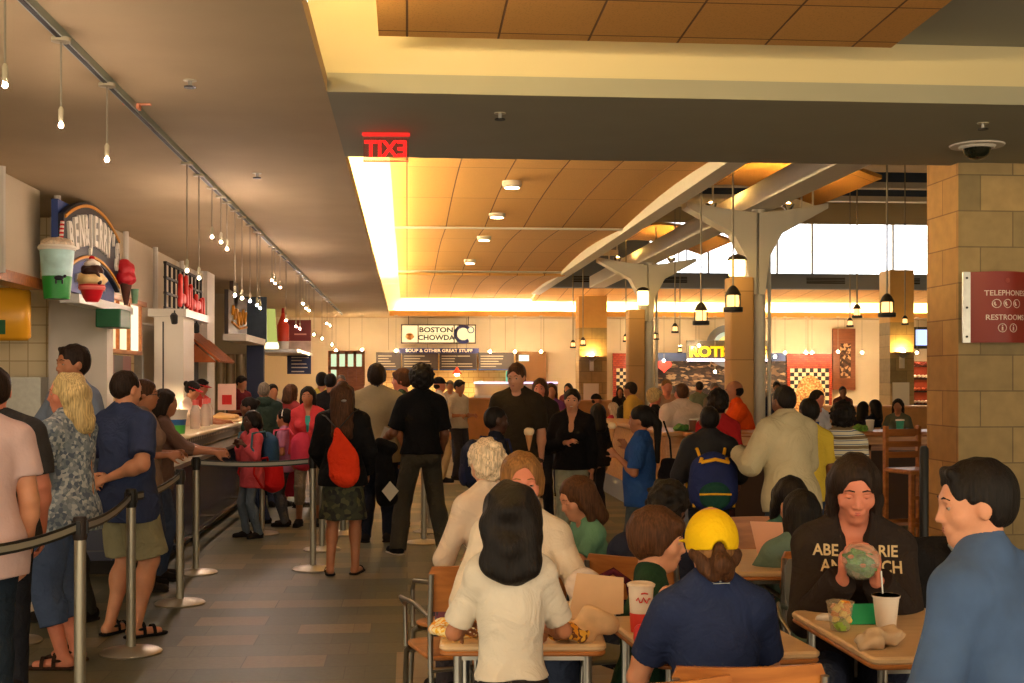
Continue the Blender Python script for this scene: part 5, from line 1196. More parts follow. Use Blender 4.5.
def chair(r, d, face, label, back=M_wood2, grp='tube-framed dining chairs'):
    p = cam_xy(r, d); t = thing('dining_chair', label, 'chair', (p.x, p.y, 0), math.radians(face), grp)
    MB().rbox((-.20, -.20, .43), (.20, .20, .45), .06, n=4).build('seat', back, t, 40)
    pr = [(-.21+.42*i/10, -.215-.03*math.sin(PI*i/10)) for i in range(11)]
    b = MB(); b.loft([[Vector((x*s_, y+q, z)) for x, y in pr]+[Vector((x*s_, y+q+.014, z)) for x, y in reversed(pr)] for z, s_, q in ((.64, .95, 0), (.67, 1, 0), (.80, 1, -.02), (.83, .94, -.025))]); b.build('backrest', back, t, 50)
    for x in (-1, 1):
        MB().tube([(x*.20, -.26, 0), (x*.20, -.215, .42), (x*.205, -.225, .62), (x*.205, -.245, .80)], .012, 8).build('leg', M_steel, t, 50)
        MB().tube([(x*.20, .22, 0), (x*.195, .19, .40), (x*.19, .15, .425)], .012, 8).build('leg', M_steel, t, 50)
        MB().tube([(x*.205, -.225, .62), (x*.24, -.1, .66), (x*.24, .12, .65), (x*.20, .19, .60), (x*.197, .19, .42)], .010, 8).build('armrest', M_steel, t, 50)
    MB().tube([(-.20, -.22, .40), (.20, -.22, .40)], .010, 8).tube([(-.195, .19, .40), (.195, .19, .40)], .010, 8).build('crossbar', M_steel, t, 50)
    return t
chair(.62, 3.60, 0, 'dining chair under the person in the yellow cap')
chair(.31, 3.42, 12, 'dining chair low at the bottom edge between girl in white and yellow cap')
chair(-.22, 5.42, 15, 'dining chair with the cluttered bag, left of the girl in white')
chair(.04, 5.12, 180, 'dining chair under the short-haired woman in cream')
chair(.52, 6.7, 100, 'dining chair under the girl in the teal tee')
chair(.32, 5.3, -80, 'dining chair behind the tall red cup, under the boy in dark green', mat('grey_seat', (120, 122, 116)))
chair(1.33, 5.08, 164, 'pale grey dining chair behind the hooded woman', mat('grey_seat', (120, 122, 116)))
chair(1.36, 5.85, 8, 'dining chair under the woman in the sage sweater')
chair(1.75, 5.3, 0, 'dining chair carrying the dark coat')
chair(1.3, 2.7, 35, 'dining chair under the man in the blue shirt')
chair(-.2, 5.95, 35, 'dining chair under the white-haired woman')
chair(1.42, 6.75, 180, 'dining chair under the child with black bangs')
chair(.62, 5.65, -30, 'dining chair under the broad person in navy')
# ------------------------------------------------------------ people helpers
LT = cloth
def jeans(c=(52, 62, 84)): return dict(c=c)
def wpt(I, v): return I['world'] @ Vector(v)
def backpack(I, label, c, c2=None, w=.30, h_=.42, z=None, depth=.17, off=0, cat='bag', name='backpack', trim=None):
    s = I['s']; W = I['world'] @ I['T']; t = bpy.data.objects.new(name, None); C.objects.link(t); t['label'] = label; t['category'] = cat
    zz = (z if z is not None else .27)*s; base = W @ Vector((off, -.125*s-depth/2-.015, zz-h_/2)); t.location = base; t.rotation_euler = I['root'].rotation_euler
    H_ = .012 if I['h'] < .012 else .016
    P = [cone((-w*.28, 0, h_*.25), (-w*.28, 0, h_*.72), w*.24, w*.2, k=.06, flat=((0, 1, 0), depth/w/.5)), cone((w*.28, 0, h_*.25), (w*.28, 0, h_*.72), w*.24, w*.2, k=.06, flat=((0, 1, 0), depth/w/.5)), ell((0, 0, h_*.5), (w*.48, depth*.5, h_*.5), k=.05)]
    sdf_obj('bag_body', P, c if not isinstance(c, tuple) else LT(c), t, H_, folds(.003, 30))
    sdf_obj('pocket', [ell((0, -depth*.42, h_*.30), (w*.36, depth*.22, h_*.24), k=.02)], LT(c2 or c), t, H_)
    b = MB()
    for x in (-1, 1): b.tube([(x*w*.25, depth*.38, h_*.88), (x*.10, depth*.55, h_*1.02), (x*.12, depth*.6+.2*s, h_*.98), (x*.15, depth*.6+.24*s, h_*.6), (x*.16, depth*.5+.1, h_*.2)], .012, 6)
    b.build('strap', LT(trim or c2 or (30, 30, 30)), t, 60)
    if trim:
        b = MB()
        for x in (-1, 1): b.tube([(x*w*.42, -depth*.18, h_*.1), (x*w*.44, -depth*.22, h_*.55), (x*w*.26, -depth*.3, h_*.9)], .013, 6)
        b.tube([(-w*.3, -depth*.5, h_*.83), (0, -depth*.56, h_*.88), (w*.3, -depth*.5, h_*.83)], .014, 6); b.tube([(-w*.34, -depth*.58, h_*.32), (0, -depth*.66, h_*.33), (w*.34, -depth*.58, h_*.32)], .008, 6); b.build('piping', LT(trim), t, 60)
    return t
def place_text(I, body, size, local, rot, part, m, name='print', sx=1.0, y0=.23):
    """lettering wrapped onto a garment: local = start point in the person's frame, cast towards the garment"""
    o = [c for c in I['root'].children if c.name.split('.')[0] == part][0]
    bv = BVHTree.FromPolygons([v.co for v in o.data.vertices], [list(p.vertices) for p in o.data.polygons])
    lt = text(body, size, .0006, .0012, sx=sx) if isinstance(body, str) else body
    back = rot == 'back'; out = []
    dirv = Vector((0, 1, 0)) if back else Vector((0, -1, 0))
    for x, y, z in lt.v:
        px = local[0]+(x if back else -x); q = Vector((px, -1 if back else y0, local[1]+z)); hit = bv.ray_cast(q, dirv)[0]
        if hit is None: hit = Vector((px, -.1 if back else .1, q.z))
        out.append(hit-dirv*(.003-y*.8))
    lt.v = [tuple(v) for v in out]; return lt.build(name, m, I['root'])
def bandsurf(b, ctr, r0, r1, z0, z1): pass
# ------------------------------------------------------------ foreground diners
I = person('girl standing at the front table, white tee, black shoulder-length hair, seen from behind', 511, 3.75, 483, face=0, H=None, child=True, sex='f', hair=('wavy', 'black', .155), skin='tan',
   arms=({'p': ((.34, .32, -.9), (-.2, .9, -.1)), 'curl': .6}, {'p': ((.34, .32, -.9), (-.2, .9, -.1)), 'curl': .6}), topw=dict(c=(200, 190, 172), sl=.8, hem=.05, flare=.012, n='tee_shirt'), bottom=dict(c=(34, 30, 30)), lean=4, fat=.94)
I = person('woman with short brown hair and cream cardigan facing the girl in white', 521, 5.0, 446, face=180, pose='sit', H=1.68, sex='f', hair=('boy', 'light', .1, 'none'), skin='rosy', pitch=0, lean=4,
   arms=({'p': ((.32, .3, -.85), (-.3, .9, -.15))}, {'p': ((.32, .3, -.85), (-.3, .9, -.15))}), topw=dict(c=(222, 206, 182), sl=1.95, v=.25, n='cardigan', g=.012), bottom=jeans(), fat=.98)
I = person('white-haired woman with tight curls and pale cardigan, seated with her back turned', 498, 6.05, 438, face=22, pose='sit', H=1.62, sex='f', hair=('curly', 'white'), skin='pale', pitch=12, lean=12,
   arms=({'p': ((.35, .15, -1), (-.6, .8, -.1))}, {'p': ((.35, .2, -1), (-.4, .9, -.1))}), topw=dict(c=(214, 192, 168), sl=1.95, n='cardigan', g=.012), bottom=dict(c=(60, 54, 58)), fat=.98)
I = person('girl in teal tee with long brown hair, hand at her mouth, seated in profile', 601, 6.6, 477, face=105, pose='sit', H=1.38, child=True, sex='f', hair=('long', 'brown', .14), skin='fair', pitch=16, lean=14,
   arms=('table', 'face'), topw=dict(c=(100, 146, 120), sl=.6, n='tee_shirt'), bottom=jeans((70, 80, 96)))
I = person('broad person in a navy top hunched behind the boy in dark green', 645, 5.55, 486, face=-35, pose='sit', H=1.66, sex='m', hair=('curly', 'black'), skin='brown', lean=26, pitch=10, topw=dict(c=(26, 32, 52), sl=1.9, g=.02), bottom=jeans((40, 46, 64)), fat=1.2, arms=('table', 'table'))
I = person('boy with brown mop of hair and dark green shirt, looking right beside the tall cup', 641, 4.75, 501, face=-100, pose='sit', H=1.70, sex='m', hair=('boy', 'brown', .1, 'fringe'), skin='fair', lean=6, pitch=4, arms=({'p': ((.3, .5, -.8), (-.1, .95, .0))}, {'p': ((.3, .5, -.8), (-.1, .95, .1))}), topw=dict(c=(24, 50, 34), sl=.7, n='tee_shirt'), bottom=jeans((36, 42, 58)))
I = person('person in yellow cap and navy tee seated with elbows on the table, back to us', 718, 3.72, 501, face=2, pose='sit', H=1.55, sex='f', hair=('cap', 'light'), skin='fair', pitch=6, lean=8, fat=.98,
   arms=({'p': ((.30, .38, -.87), (-.40, .45, .80)), 'curl': .8}, {'p': ((.30, .38, -.87), (-.40, .45, .80)), 'curl': .8}), topw=dict(c=(32, 42, 72), sl=.72, hem=-.09, n='tee_shirt', g=.014), bottom=dict(c=(190, 186, 176)))
sdf_obj('cap', I['Hs']([ell((0, -.014, .112), (.090, .112, .106), k=.01, plane=((0, 0, .075), (0, 0, -1))), cone((-.04, .085, .108), (.04, .085, .108), .05, k=.02, flat=((0, 0, 1), .16)), ell((0, -.125, .07), (.028, .045, .036), k=.006, neg=True), half((0, 0, .066), (0, .1, -1))]), mat('cap_yellow', (226, 184, 22), rough=.95, bump=.3, bscale=50, var=.06, spec=.1), I['root'], .004)
sdf_obj('ponytail', I['Hs']([cone((0, -.10, .08), (0, -.12, .03), .022, .030, k=.02), cone((0, -.12, .03), (0, -.105, -.01), .030, .018, k=.02), cone((-.06, -.05, .06), (-.03, -.09, -.01), .03, .02, k=.03), cone((.06, -.05, .06), (.03, -.09, -.01), .03, .02, k=.03)]), hair_mat('brown'), I['root'], .005, strands(.004, 150))
b = MB(); b.tube([I['fm']((0, -.014, .214)), I['fm']((0, -.014, .221))], .008, 10); b.build('cap_button', MATS['cap_yellow'], I['root'], 40)
b = MB(); [b.box((-.030+.0075*i, -.001, -.004+.002*(i % 3)), (-.0235+.0075*i, .001, .006-.002*(i % 2))) for i in range(8)]; b.box((-.026, -.001, -.009), (.026, .001, -.0065)); place_text(I, b, 0, (.01, 1.0), 'back', 'tee_shirt', mat('print_grey', (170, 170, 160)), 'back_print')
I = person('young woman with long dark hair and charcoal lettered hoodie, looking down at her salad', 853, 4.86, 446, face=164, pose='sit', H=1.82, sex='f', hair=('long', 'dark', .27), skin='rosy', pitch=15, yaw=4, lean=4, h=.0055,
   arms=({'p': (.062, .315, .865), 'pole': (.45, -.5, -.8), 'dir': (-.05, .35, .95), 'n': (-1, .1, 0), 't': (0, -1, .3), 'curl': .62}, {'p': (-.062, .315, .865), 'pole': (-.45, -.5, -.8), 'dir': (.05, .35, .95), 'n': (1, .1, 0), 't': (0, -1, .3), 'curl': .62}),
   topw=dict(c=(42, 34, 30), sl=2.0, g=.022, v=.20, n='hoodie', hood=True, inner=(214, 150, 130)), bottom=jeans((40, 46, 66)))
s = I['s']; z0 = I['hz']
M_ap = mat('applique_cream', (206, 180, 132), rough=.8)
for tx, lx, dz in (('ABE', .105, .46), ('RIE', -.115, .46), ('AN', .085, .405), ('ITCH', -.105, .405)): place_text(I, tx, .058*s, (lx*s, z0+dz*s), 'front', 'hoodie', M_ap, 'lettering', .9)
zip_ = MB(); zip_.box((-.006, -.001, -.16), (.006, .001, .10)); place_text(I, zip_, 0, (0, z0+.16*s), 'front', 'hoodie', mat('zip_grey', (120, 112, 100), metal=.5), 'zip')
bowl = thing('salad_bowl', 'round clear bowl of green salad held in both hands by the hooded woman', 'bowl', wpt(I, (0, .385, .885)))
MB().lathe([(.03, 0), (.05, .018), (.066, .055), (.063, .057), (.047, .022), (.026, .005)], n=28).build('bowl_base', mat('clear_pet', (200, 214, 190), rough=.08, alpha=.25, spec=.8), bowl, 50)
MB().lathe([(.066, .056), (.062, .095), (.040, .12), (.0, .125)], n=28, caps=False).build('lid', mat('clear_pet', (200, 214, 190)), bowl, 50)
sdf_obj('salad', [ell((.02*math.cos(i*2.4), .02*math.sin(i*2.4), .04+.009*(i % 5)), (.034, .032, .026), k=.004) for i in range(10)], mat('salad_green', (70, 116, 38), rough=.5, var=.5, vscale=40), bowl, .006, curls(.008, 120))
b = MB(); random.seed(3); [b.ball((.05*math.cos(q), .05*math.sin(q), .05+random.random()*.05), (.012, .012, .008), 8, 5) for q in [i*.9 for i in range(9)]]; b.build('toppings', mat('topping', (190, 90, 40), rough=.4, var=.4, vscale=30), bowl, 50)
I = person('man in blue denim shirt with short dark hair seated in profile at the right edge', 1009, 3.36, 452, face=38, pose='sit', H=1.72, sex='m', hair=('short', 'black'), skin='fair', yaw=42, pitch=4, lean=9, h=.005, fat=1.06,
   arms=({'p': ((.2, .2, -1), (-.1, .8, -.5))}, {'p': ((.16, .12, -1), (-.1, .7, -.6))}), topw=dict(m=mat('denim_shirt', (62, 86, 122), rough=.9, bump=.8, bscale=6, var=.16, vscale=7), sl=1.9, g=.02, n='shirt', collar=True, hem=-.1), bottom=dict(c=(60, 58, 62)))
I = person('woman in sage green sweater with long black hair, back turned, beyond the hooded woman', 812, 5.7, 488, face=8, pose='sit', H=1.5, sex='f', hair=('long', 'black', .2), skin='tan', lean=14, arms=('table', 'table'), topw=dict(c=(104, 128, 116), sl=1.9, g=.024, n='sweater'), bottom=jeans(), fat=1.1)
I = person('child with black bangs looking down at a paper, facing us', 786, 6.6, 476, face=178, pose='sit', H=1.40, child=True, sex='f', hair=('bob', 'black', .13, 'fringe'), skin='fair', pitch=22, lean=8, arms=('hold', 'hold'), topw=dict(c=(60, 96, 84), sl=1.6), bottom=jeans())
P_ = wpt(I, (.1, .34, .80)); o = MB().prism([(-.16, -.1), (.16, -.1), (.17, .1), (-.15, .12)], 2, 0, .003, Matrix.Rotation(.7, 4, 'X')).build('paper_sheet', mat('pink_paper', (226, 170, 140))); o.location = P_; tag(o, 'pinkish paper sheet held by the child with black bangs', 'paper')
# coat on chair
p = cam_xy(1.72, 5.08); o = sdf_obj('coat', [cone((-.20, 0, .80), (.2, 0, .82), .06, k=.05), cone((-.17, -.02, .8), (-.16, -.05, .5), .09, .07, k=.06), cone((.17, -.02, .8), (.15, -.05, .52), .1, .07, k=.06), ell((.0, -.03, .68), (.2, .07, .16), k=.05), ell((.3, -.02, .72), (.14, .08, .09), k=.05)], LT((24, 22, 22)), None, .01, folds(.008, 24)); o.location = (p.x, p.y, .09); o['label'] = 'black quilted coat and bag draped over a chair behind the hooded woman'; o['category'] = 'coat'
b = MB(); b.tube([(.02, -.11, .86), (.10, -.12, .76), (.16, -.12, .62)], [.02, .03, .025], 8); b.build('white_stripe', LT((206, 202, 192)), o, 60)
# ------------------------------------------------------------ things on the front tables
def on_table(px, py): d = .86*FPX/(py-HOR); p = at(px, py, d); p.z = .742; return p
def wrapper(name, label, cat, p, col, size, rz=0, seed=0, cols=None):
    sx, sy, sz = size; t = sdf_obj(name, [ell((0, 0, sz*.5), (sx, sy, sz*.6), k=.01), cone((-sx*.8, sy*.3, sz*.4), (sx*.9, -sy*.3, sz*.5), sz*.35, k=.02), half((0, 0, 0), (0, 0, -1))], spotted(name+'_print', cols, 28, kind='noise') if cols else mat(name+'_paper', col, rough=.7, var=.12, vscale=30), None, .0055, folds(.009, 60, seed))
    t.location = p; t.rotation_euler = (0, 0, rz); t['label'] = label; t['category'] = cat; return t
wrapper('sandwich_wrapper', 'crumpled yellow and white sandwich wrapper at the left of the front table', 'wrapper', on_table(459, 634), (230, 180, 60), (.10, .085, .04), .2, 1, [(236, 180, 40), (240, 216, 150), (232, 160, 30), (240, 226, 190)])
wrapper('burger_wrapper', 'yellow and brown twisted burger wrapper right of the girl in white', 'wrapper', on_table(570, 642), (214, 150, 50), (.05, .06, .055), .6, 5, [(222, 150, 30), (110, 60, 24), (236, 180, 60)])
p = on_table(592, 640); o = sdf_obj('paper_bag', [cone((-.05, 0, .03), (.05, .02, .04), .035, .04, k=.03), ell((.0, 0, .06), (.06, .03, .05), k=.03), half((0, 0, 0), (0, 0, -1))], mat('bag_paper', (212, 174, 128), rough=.8, var=.15, vscale=20), None, .006, folds(.012, 40)); o.location = p; o['label'] = 'open cream paper food bag standing right of the burger wrapper'; o['category'] = 'bag'
b = MB(); b.prism([(-.10, 0), (.10, .02), (.11, .15), (-.06, .17)], 1, -.002, .002, Matrix.Rotation(-.4, 4, 'X')); o = b.build('paper_placemat', mat('placemat', (206, 170, 130), rough=.8, var=.1)); o.location = on_table(596, 620); tag(o, 'propped pale printed paper sheet behind the food bag', 'paper')
p = at(592, 600, 4.85); o = sdf_obj('jacket_bundle', [ell((-.03, 0, .06), (.08, .06, .06), k=.02)], LT((214, 196, 180)), None, .008, folds(.008, 40)); o.location = (p.x, p.y, .742); o['label'] = 'bundled white napkins at the far right corner of the front table'; o['category'] = 'napkins'
b = MB(); b.tube([(-.06, 0, 0), (-.04, 0, .09), (.03, 0, .125), (.09, .0, .08), (.10, 0, .02)], .014, 8); o = b.build('burgundy_strap', LT((72, 20, 34)), None, 60); o.location = (p.x+.04, p.y-.08, .742); tag(o, 'burgundy loop-shaped strap lying behind the food bag', 'strap')
def cup(name, label, p, r0, r1, h_, m, lid=None, straw=False, bands=()):
    t = thing(name, label, 'cup', p); MB().lathe([(r0*.9, 0), (r0, .004), (r1, h_), (r1+.003, h_), (r1+.003, h_+.004)], n=26).build('cup_wall', m, t, 40)
    if lid: MB().lathe([(r1+.004, h_-.002), (r1+.006, h_+.006), (r1-.004, h_+.012), (r1-.01, h_+.008)], n=26).build('lid', lid, t, 40)
    for z0, z1, mm in bands: MB().lathe([(r0+(r1-r0)*z0+.001, h_*z0), (r0+(r1-r0)*z1+.001, h_*z1)], n=26, caps=False).build('band', mm, t, 40)
    if straw: MB().tube([(.01, 0, h_*.6), (.02, 0, h_+.1)], .004, 8).build('straw', M_paper, t, 60)
    return t
M_cupw = mat('paper_cup_white', (232, 214, 190), rough=.5); M_cupr = mat('paper_cup_red', (206, 52, 36), rough=.45)
p = on_table(641, 632); t = cup('tall_cup', 'tall white and red soft drink cup with lid and red script mark', p, .034, .043, .155, M_cupw, M_cupw, bands=((.0, .42, M_cupr),))
b = MB()
for sx_ in (-1,): b.tube([(-.024+.006*i, -.043-.001*0, .112+.010*math.sin(i*1.9)) for i in range(9)], .0028, 5)
b.tube([(-.008, -.0445, .135), (.004, -.0445, .137), (.016, -.043, .134)], .0025, 5); b.build('script_mark', M_cupr, t, 50)
p = on_table(634, 642); o = sdf_obj('red_wrapper', [ell((0, 0, .03), (.033, .03, .034), k=.01), half((0, 0, 0), (0, 0, -1))], mat('red_foil', (190, 30, 30), rough=.35), None, .004, folds(.004, 90)); o.location = p+Vector((.02, -.05, 0)); o['label'] = 'small crumpled red wrapper leaning on the tall cup'; o['category'] = 'wrapper'
o = sdf_obj('food_scraps', [cone((-.05, 0, .01), (.04, .02, .012), .012, k=.01), cone((.0, -.03, .01), (.06, -.02, .012), .01, k=.01), half((0, 0, 0), (0, 0, -1))], mat('fry_yellow', (232, 196, 80)), None, .004, folds(.003, 90)); o.location = on_table(672, 640); o['label'] = 'yellow food scraps on the middle table left of the navy sleeve'; o['category'] = 'food'
p = on_table(840, 631); t = cup('fruit_cup', 'clear cup of orange and green cut fruit on the right table', p, .032, .045, .095, mat('clear_cup', (222, 206, 170), rough=.1, alpha=.35), None)
b = MB(); random.seed(5)
for i in range(34):
    q = random.random()*6.28; r_ = .024*math.sqrt(random.random())+.004; z_ = .012+.083*random.random(); b.cur = 0 if z_ < .035 else (1 if i % 3 else 2); M = Matrix.Translation((r_*math.cos(q), r_*math.sin(q), z_)) @ Matrix.Rotation(q, 4, 'Y'); b.rbox((-.01, -.01, -.01), (.01, .01, .01), .003, M, n=1)
b.build('cut_fruit', [mat('fruit_green', (130, 160, 50)), mat('fruit_orange', (232, 140, 40)), mat('fruit_yellow', (236, 200, 90))], t, 40)
p = on_table(886, 627); t = cup('white_cup', 'plain white paper cup on the right table in front of the man in blue', p, .034, .045, .105, mat('foam_white', (226, 214, 196), rough=.6), None)
MB().lathe([(.047, .101), (.049, .109), (.045, .109)], n=26).build('rim', MATS['foam_white'], t, 40)
MB().tube([(0, .02, .05), (0, .045, .185)], .0035, 8).build('straw', M_steel, t, 60)
b = MB(); b.prism([(-.05, 0), (.05, 0), (.05, .075), (-.05, .075)], 1, -.001, .001, Matrix.Rotation(-.5, 4, 'X')); o = b.build('table_card', mat('card_green', (20, 150, 100), rough=.5)); o.location = on_table(864, 625); tag(o, 'green folded card between the fruit cup and the white cup', 'card')
b = MB(); [b.box((-.04, -.004, .012+.01*i), (.035-.01*(i % 2), -.002, .016+.01*i), Matrix.Rotation(-.5, 4, 'X')) for i in range(5)]; b.build('card_text_lines', mat('card_line', (120, 206, 160)), o)
p = on_table(882, 648); o = sdf_obj('napkin_pouch', [cone((-.06, -.01, .02), (.04, .02, .03), .03, .034, k=.02, flat=((0, 0, 1), .8)), ell((.04, .03, .03), (.045, .045, .034), k=.01), ell((-.03, .0, .03), (.03, .05, .03), k=.01), half((0, 0, 0), (0, 0, -1))], mat('kraft_paper', (206, 178, 142), rough=.75, var=.1, vscale=30), None, .005, folds(.009, 95)); o.location = p; o['label'] = 'crumpled kraft paper pouch in front of the white cup'; o['category'] = 'wrapper'
wrapper('napkin_ball', 'small white crumpled napkin by the fruit cup', 'napkin', on_table(826, 620), (226, 216, 200), (.03, .025, .014), 0, 3)
p = cam_xy(-.22, 5.42); o = sdf_obj('shopping_bag', [ell((0, 0, .10), (.12, .10, .14), k=.03), cone((-.08, 0, .2), (.08, 0, .22), .04, k=.04)], spotted('bag_print', [(120, 60, 70), (60, 56, 66), (170, 150, 140), (90, 90, 110)], 30), None, .01, folds(.012, 30)); o.location = (p.x, p.y, .50); o['label'] = 'cluttered patterned bag on the chair left of the girl in white'; o['category'] = 'bag'
# ------------------------------------------------------------ the queue on the left
blouse = spotted('floral_blouse', [(112, 126, 134), (176, 182, 182), (84, 98, 116), (140, 150, 156), (120, 132, 140)], 55, stretch=(1, 1, 1))
I = person('woman with blonde wavy hair in grey-blue floral blouse and blue cropped trousers', 66, 7.0, 368, face=75, sex='f', hair=('wavy', 'blonde', .18), skin='rosy', yaw=24, fat=1.26, arms=({'p': ((.2, .25, -1), (-.35, .8, -.25))}, {'p': ((.3, .2, -1), (-.3, .9, -.2))}),
   topw=dict(m=blouse, sl=.5, hem=-.12, g=.016, n='blouse'), bottom=dict(c=(74, 90, 122), len=.76, w=.02), shoes=dict(k='sandal', c=(52, 34, 24)))
s = I['s']; b = MB(); pts = [(.06, .10, .52), (.05, -.02, .56), (.03, -.13, .46), (.02, -.15, .2), (.03, -.16, .02)]; b.tube([I['T'] @ (Vector(v)*s) for v in pts], .009, 6); b.build('bag_strap', mat('tan_strap', (176, 124, 84)), I['root'], 60)
o = sdf_obj('purse', [ell((0, 0, .05), (.13, .05, .055), k=.02), cone((-.1, 0, .09), (.1, 0, .09), .02, k=.03)], mat('tan_leather', (158, 118, 84), rough=.6, var=.1), None, .01, folds(.003, 40)); o.location = wpt(I, (-.02, .26, .76)); o.rotation_euler = (0, 0, math.radians(-25)); o['label'] = 'small tan handbag held low by the blonde woman'; o['category'] = 'bag'
I = person('man in grey-blue long-sleeved shirt with dark hair behind the blonde woman, facing us', 72, 8.3, 340, face=140, sex='m', hair=('short', 'dark'), skin='tan', yaw=-8, arms=({'p': ((.35, .3, -.8), (-.1, .9, .2))}, 'bent'), topw=dict(c=(112, 124, 142), sl=1.8, collar=True, g=.02), bottom=dict(c=(48, 46, 40)))
I = person('man in plain blue tee and khaki shorts, hands clasped behind his back', 126, 7.8, 366, face=-42, sex='m', hair=('crop', 'dark'), skin='fair', fat=1.22, pitch=6, arms=('back', 'back'), topw=dict(c=(48, 58, 88), sl=.8, hem=-.16, g=.022, n='tee_shirt'), bottom=dict(c=(142, 136, 106), len=.46, w=.02), shoes=dict(k='sandal', c=(22, 20, 20)))
I = person('person at the left edge in pale pink striped shirt and dark jeans', -24, 5.5, 358, face=30, sex='m', hair=('short', 'dark'), skin='fair', fat=1.12, topw=dict(m=mat('pink_stripe', (206, 176, 172), rough=.85, bump=.3, bscale=20, var=.06), sl=.6, hem=-.16, g=.02), bottom=jeans((34, 44, 56)))
I = person('person in charcoal tee with bare forearm beside the pink striped shirt', -6, 6.3, 362, face=20, sex='m', hair=('short', 'dark'), skin='rosy', fat=1.15, topw=dict(c=(54, 52, 52), sl=.8, g=.02, n='tee_shirt'), bottom=jeans((38, 40, 48)))
I = person('woman with glasses and brown bun looking right behind the blue-tee man', 146, 9.5, 376, face=-88, sex='f', hair=('bun', 'brown'), skin='tan', arms=('bent', 'bent'), topw=dict(c=(128, 104, 86), sl=.6), bottom=jeans())
b = MB(); [b.tube([I['fm']((x*.031+.017*math.cos(q), .105, .098+.014*math.sin(q))) for q in [PI*k/5 for k in range(11)]], .002, 5) for x in (-1, 1)]; b.tube([I['fm']((.048, .10, .10)), I['fm']((.078, .0, .10))], .002, 5); b.build('glasses', M_black, I['root'], 60)
I = person('girl in brown top leaning to the counter next to the woman with glasses', 159, 10.0, 386, face=-80, sex='f', hair=('long', 'dark', .1), skin='tan', lean=6, arms=('reach', 'reach'), topw=dict(c=(104, 78, 66), sl=1.3), bottom=jeans())
def visor(I): sdf_obj('visor', I['Hs']([ell((0, -.012, .135), (.092, .11, .03), k=.01), cone((-.035, .10, .125), (.035, .10, .125), .05, k=.02, flat=((0, 0, 1), .2)), ell((0, -.012, .135), (.083, .10, .2), k=.004, neg=True)]), mat('visor_red', (190, 26, 28), rough=.7), I['root'], .009)
I = person('staff member in red visor and white tee leaning over the counter', 185, 15.9, 379, face=-100, sex='f', hair=('bun', 'black'), skin='tan', lean=8, pitch=20, arms=('reach', 'reach'), topw=dict(c=(222, 198, 180), sl=.6, n='tee_shirt'), bottom=dict(c=(40, 36, 40))); visor(I)
I = person('second staff member in red visor just behind the first', 201, 18.5, 377, face=-110, sex='m', hair=('short', 'black'), skin='tan', pitch=16, topw=dict(c=(190, 60, 50), sl=.6), bottom=dict(c=(40, 36, 40))); visor(I)
I = person('staff member in dark maroon shirt behind the counter', 241, 20.8, 374, face=-130, sex='m', hair=('short', 'black'), skin='tan', pitch=14, arms=('bent', 'bent'), topw=dict(c=(92, 26, 30), sl=.7), bottom=dict(c=(40, 36, 40)))
pink = (196, 78, 84)
I = person('girl in pink jacket and grey jeans with clasped hands by the counter', 251, 12.6, 411, face=128, child=True, sex='f', hair=('bob', 'black', .05), skin='dark', arms=({'p': ((.25, .2, -1), (-.5, .5, .8))}, {'p': ((.25, .2, -1), (-.5, .5, .8))}), topw=dict(c=pink, sl=1.85, hem=-.22, flare=.03, g=.024, n='jacket'), bottom=jeans((92, 104, 114)))
backpack(I, 'blue backpack on the girl in the pink jacket', (44, 74, 104), (70, 110, 120), w=.28, h_=.36, z=.30); 
I2 = I; t = backpack(I, 'red backpack hanging low behind the girl in the pink jacket', (206, 30, 30), (180, 26, 30), w=.26, h_=.36, z=-.06, depth=.2, off=-.05)
I = person('girl in pink dungarees and lavender sleeves with a headband, looking left', 284, 13.6, 409, face=75, child=True, sex='f', hair=('pony', 'black', .1), skin='tan', arms=('bent', 'bent'), topw=dict(c=(170, 110, 140), sl=.7), bottom=jeans((70, 74, 80)))
backpack(I, 'pink rucksack on the girl with the headband', (200, 60, 84), (214, 90, 110), w=.34, h_=.46, z=.22, depth=.24)
b = MB(); b.tube([I['fm']((.088*math.cos(q), .0, .13+.092*math.sin(q))) for q in [PI*k/10 for k in range(11)]], .006, 6); b.build('headband', M_paper, I['root'], 60)
o = MB().rbox((-.12, -.05, .0), (.12, .05, .34), .03).build('cloth_bundle', LT((190, 50, 70)), None, 40); o.location = wpt(I, (.25, .02, .30)); tag(o, 'pink garment hanging from the hand of the girl with the headband', 'garment')
person('girl with dark skin bending at the counter behind the pink jacket', 262, 13.9, 397, face=100, child=True, sex='f', hair=('bun', 'black'), skin='brown', lean=18, topw=dict(c=(70, 54, 40), sl=1.5), bottom=jeans())
person('person in grey hooded top seen from behind at the counter', 264, 15.6, 380, face=5, sex='m', hair=('crop', 'grey'), skin='tan', topw=dict(c=(40, 54, 46), sl=1.8, g=.026, hood=True), bottom=jeans(), fat=1.15)
person('person with dark hair and pale shirt beyond the grey hood', 273, 17.4, 382, face=-160, sex='m', hair=('short', 'black'), skin='tan', topw=dict(c=(190, 182, 190), sl=.7), bottom=jeans())
person('woman in profile with brown hair left of the pink cardigan woman', 292, 15.6, 382, face=-40, sex='f', hair=('bob', 'brown', .1), skin='tan', topw=dict(c=(150, 60, 60), sl=1.5), bottom=dict(c=(120, 112, 96), len=.75))
I = person('woman facing us in red-pink cardigan over teal top with long dark hair', 308, 13.6, 384, face=182, sex='f', hair=('long', 'black', .2), skin='tan', yaw=-10, topw=dict(c=(196, 62, 66), sl=1.9, v=.3, n='cardigan', inner=(60, 150, 140), g=.02), bottom=dict(c=(130, 116, 96), len=.74))
person('person in yellow shirt behind the queue', 322, 16.8, 370, face=0, sex='m', hair=('short', 'black'), skin='tan', topw=dict(c=(206, 184, 80), sl=.8), bottom=jeans())
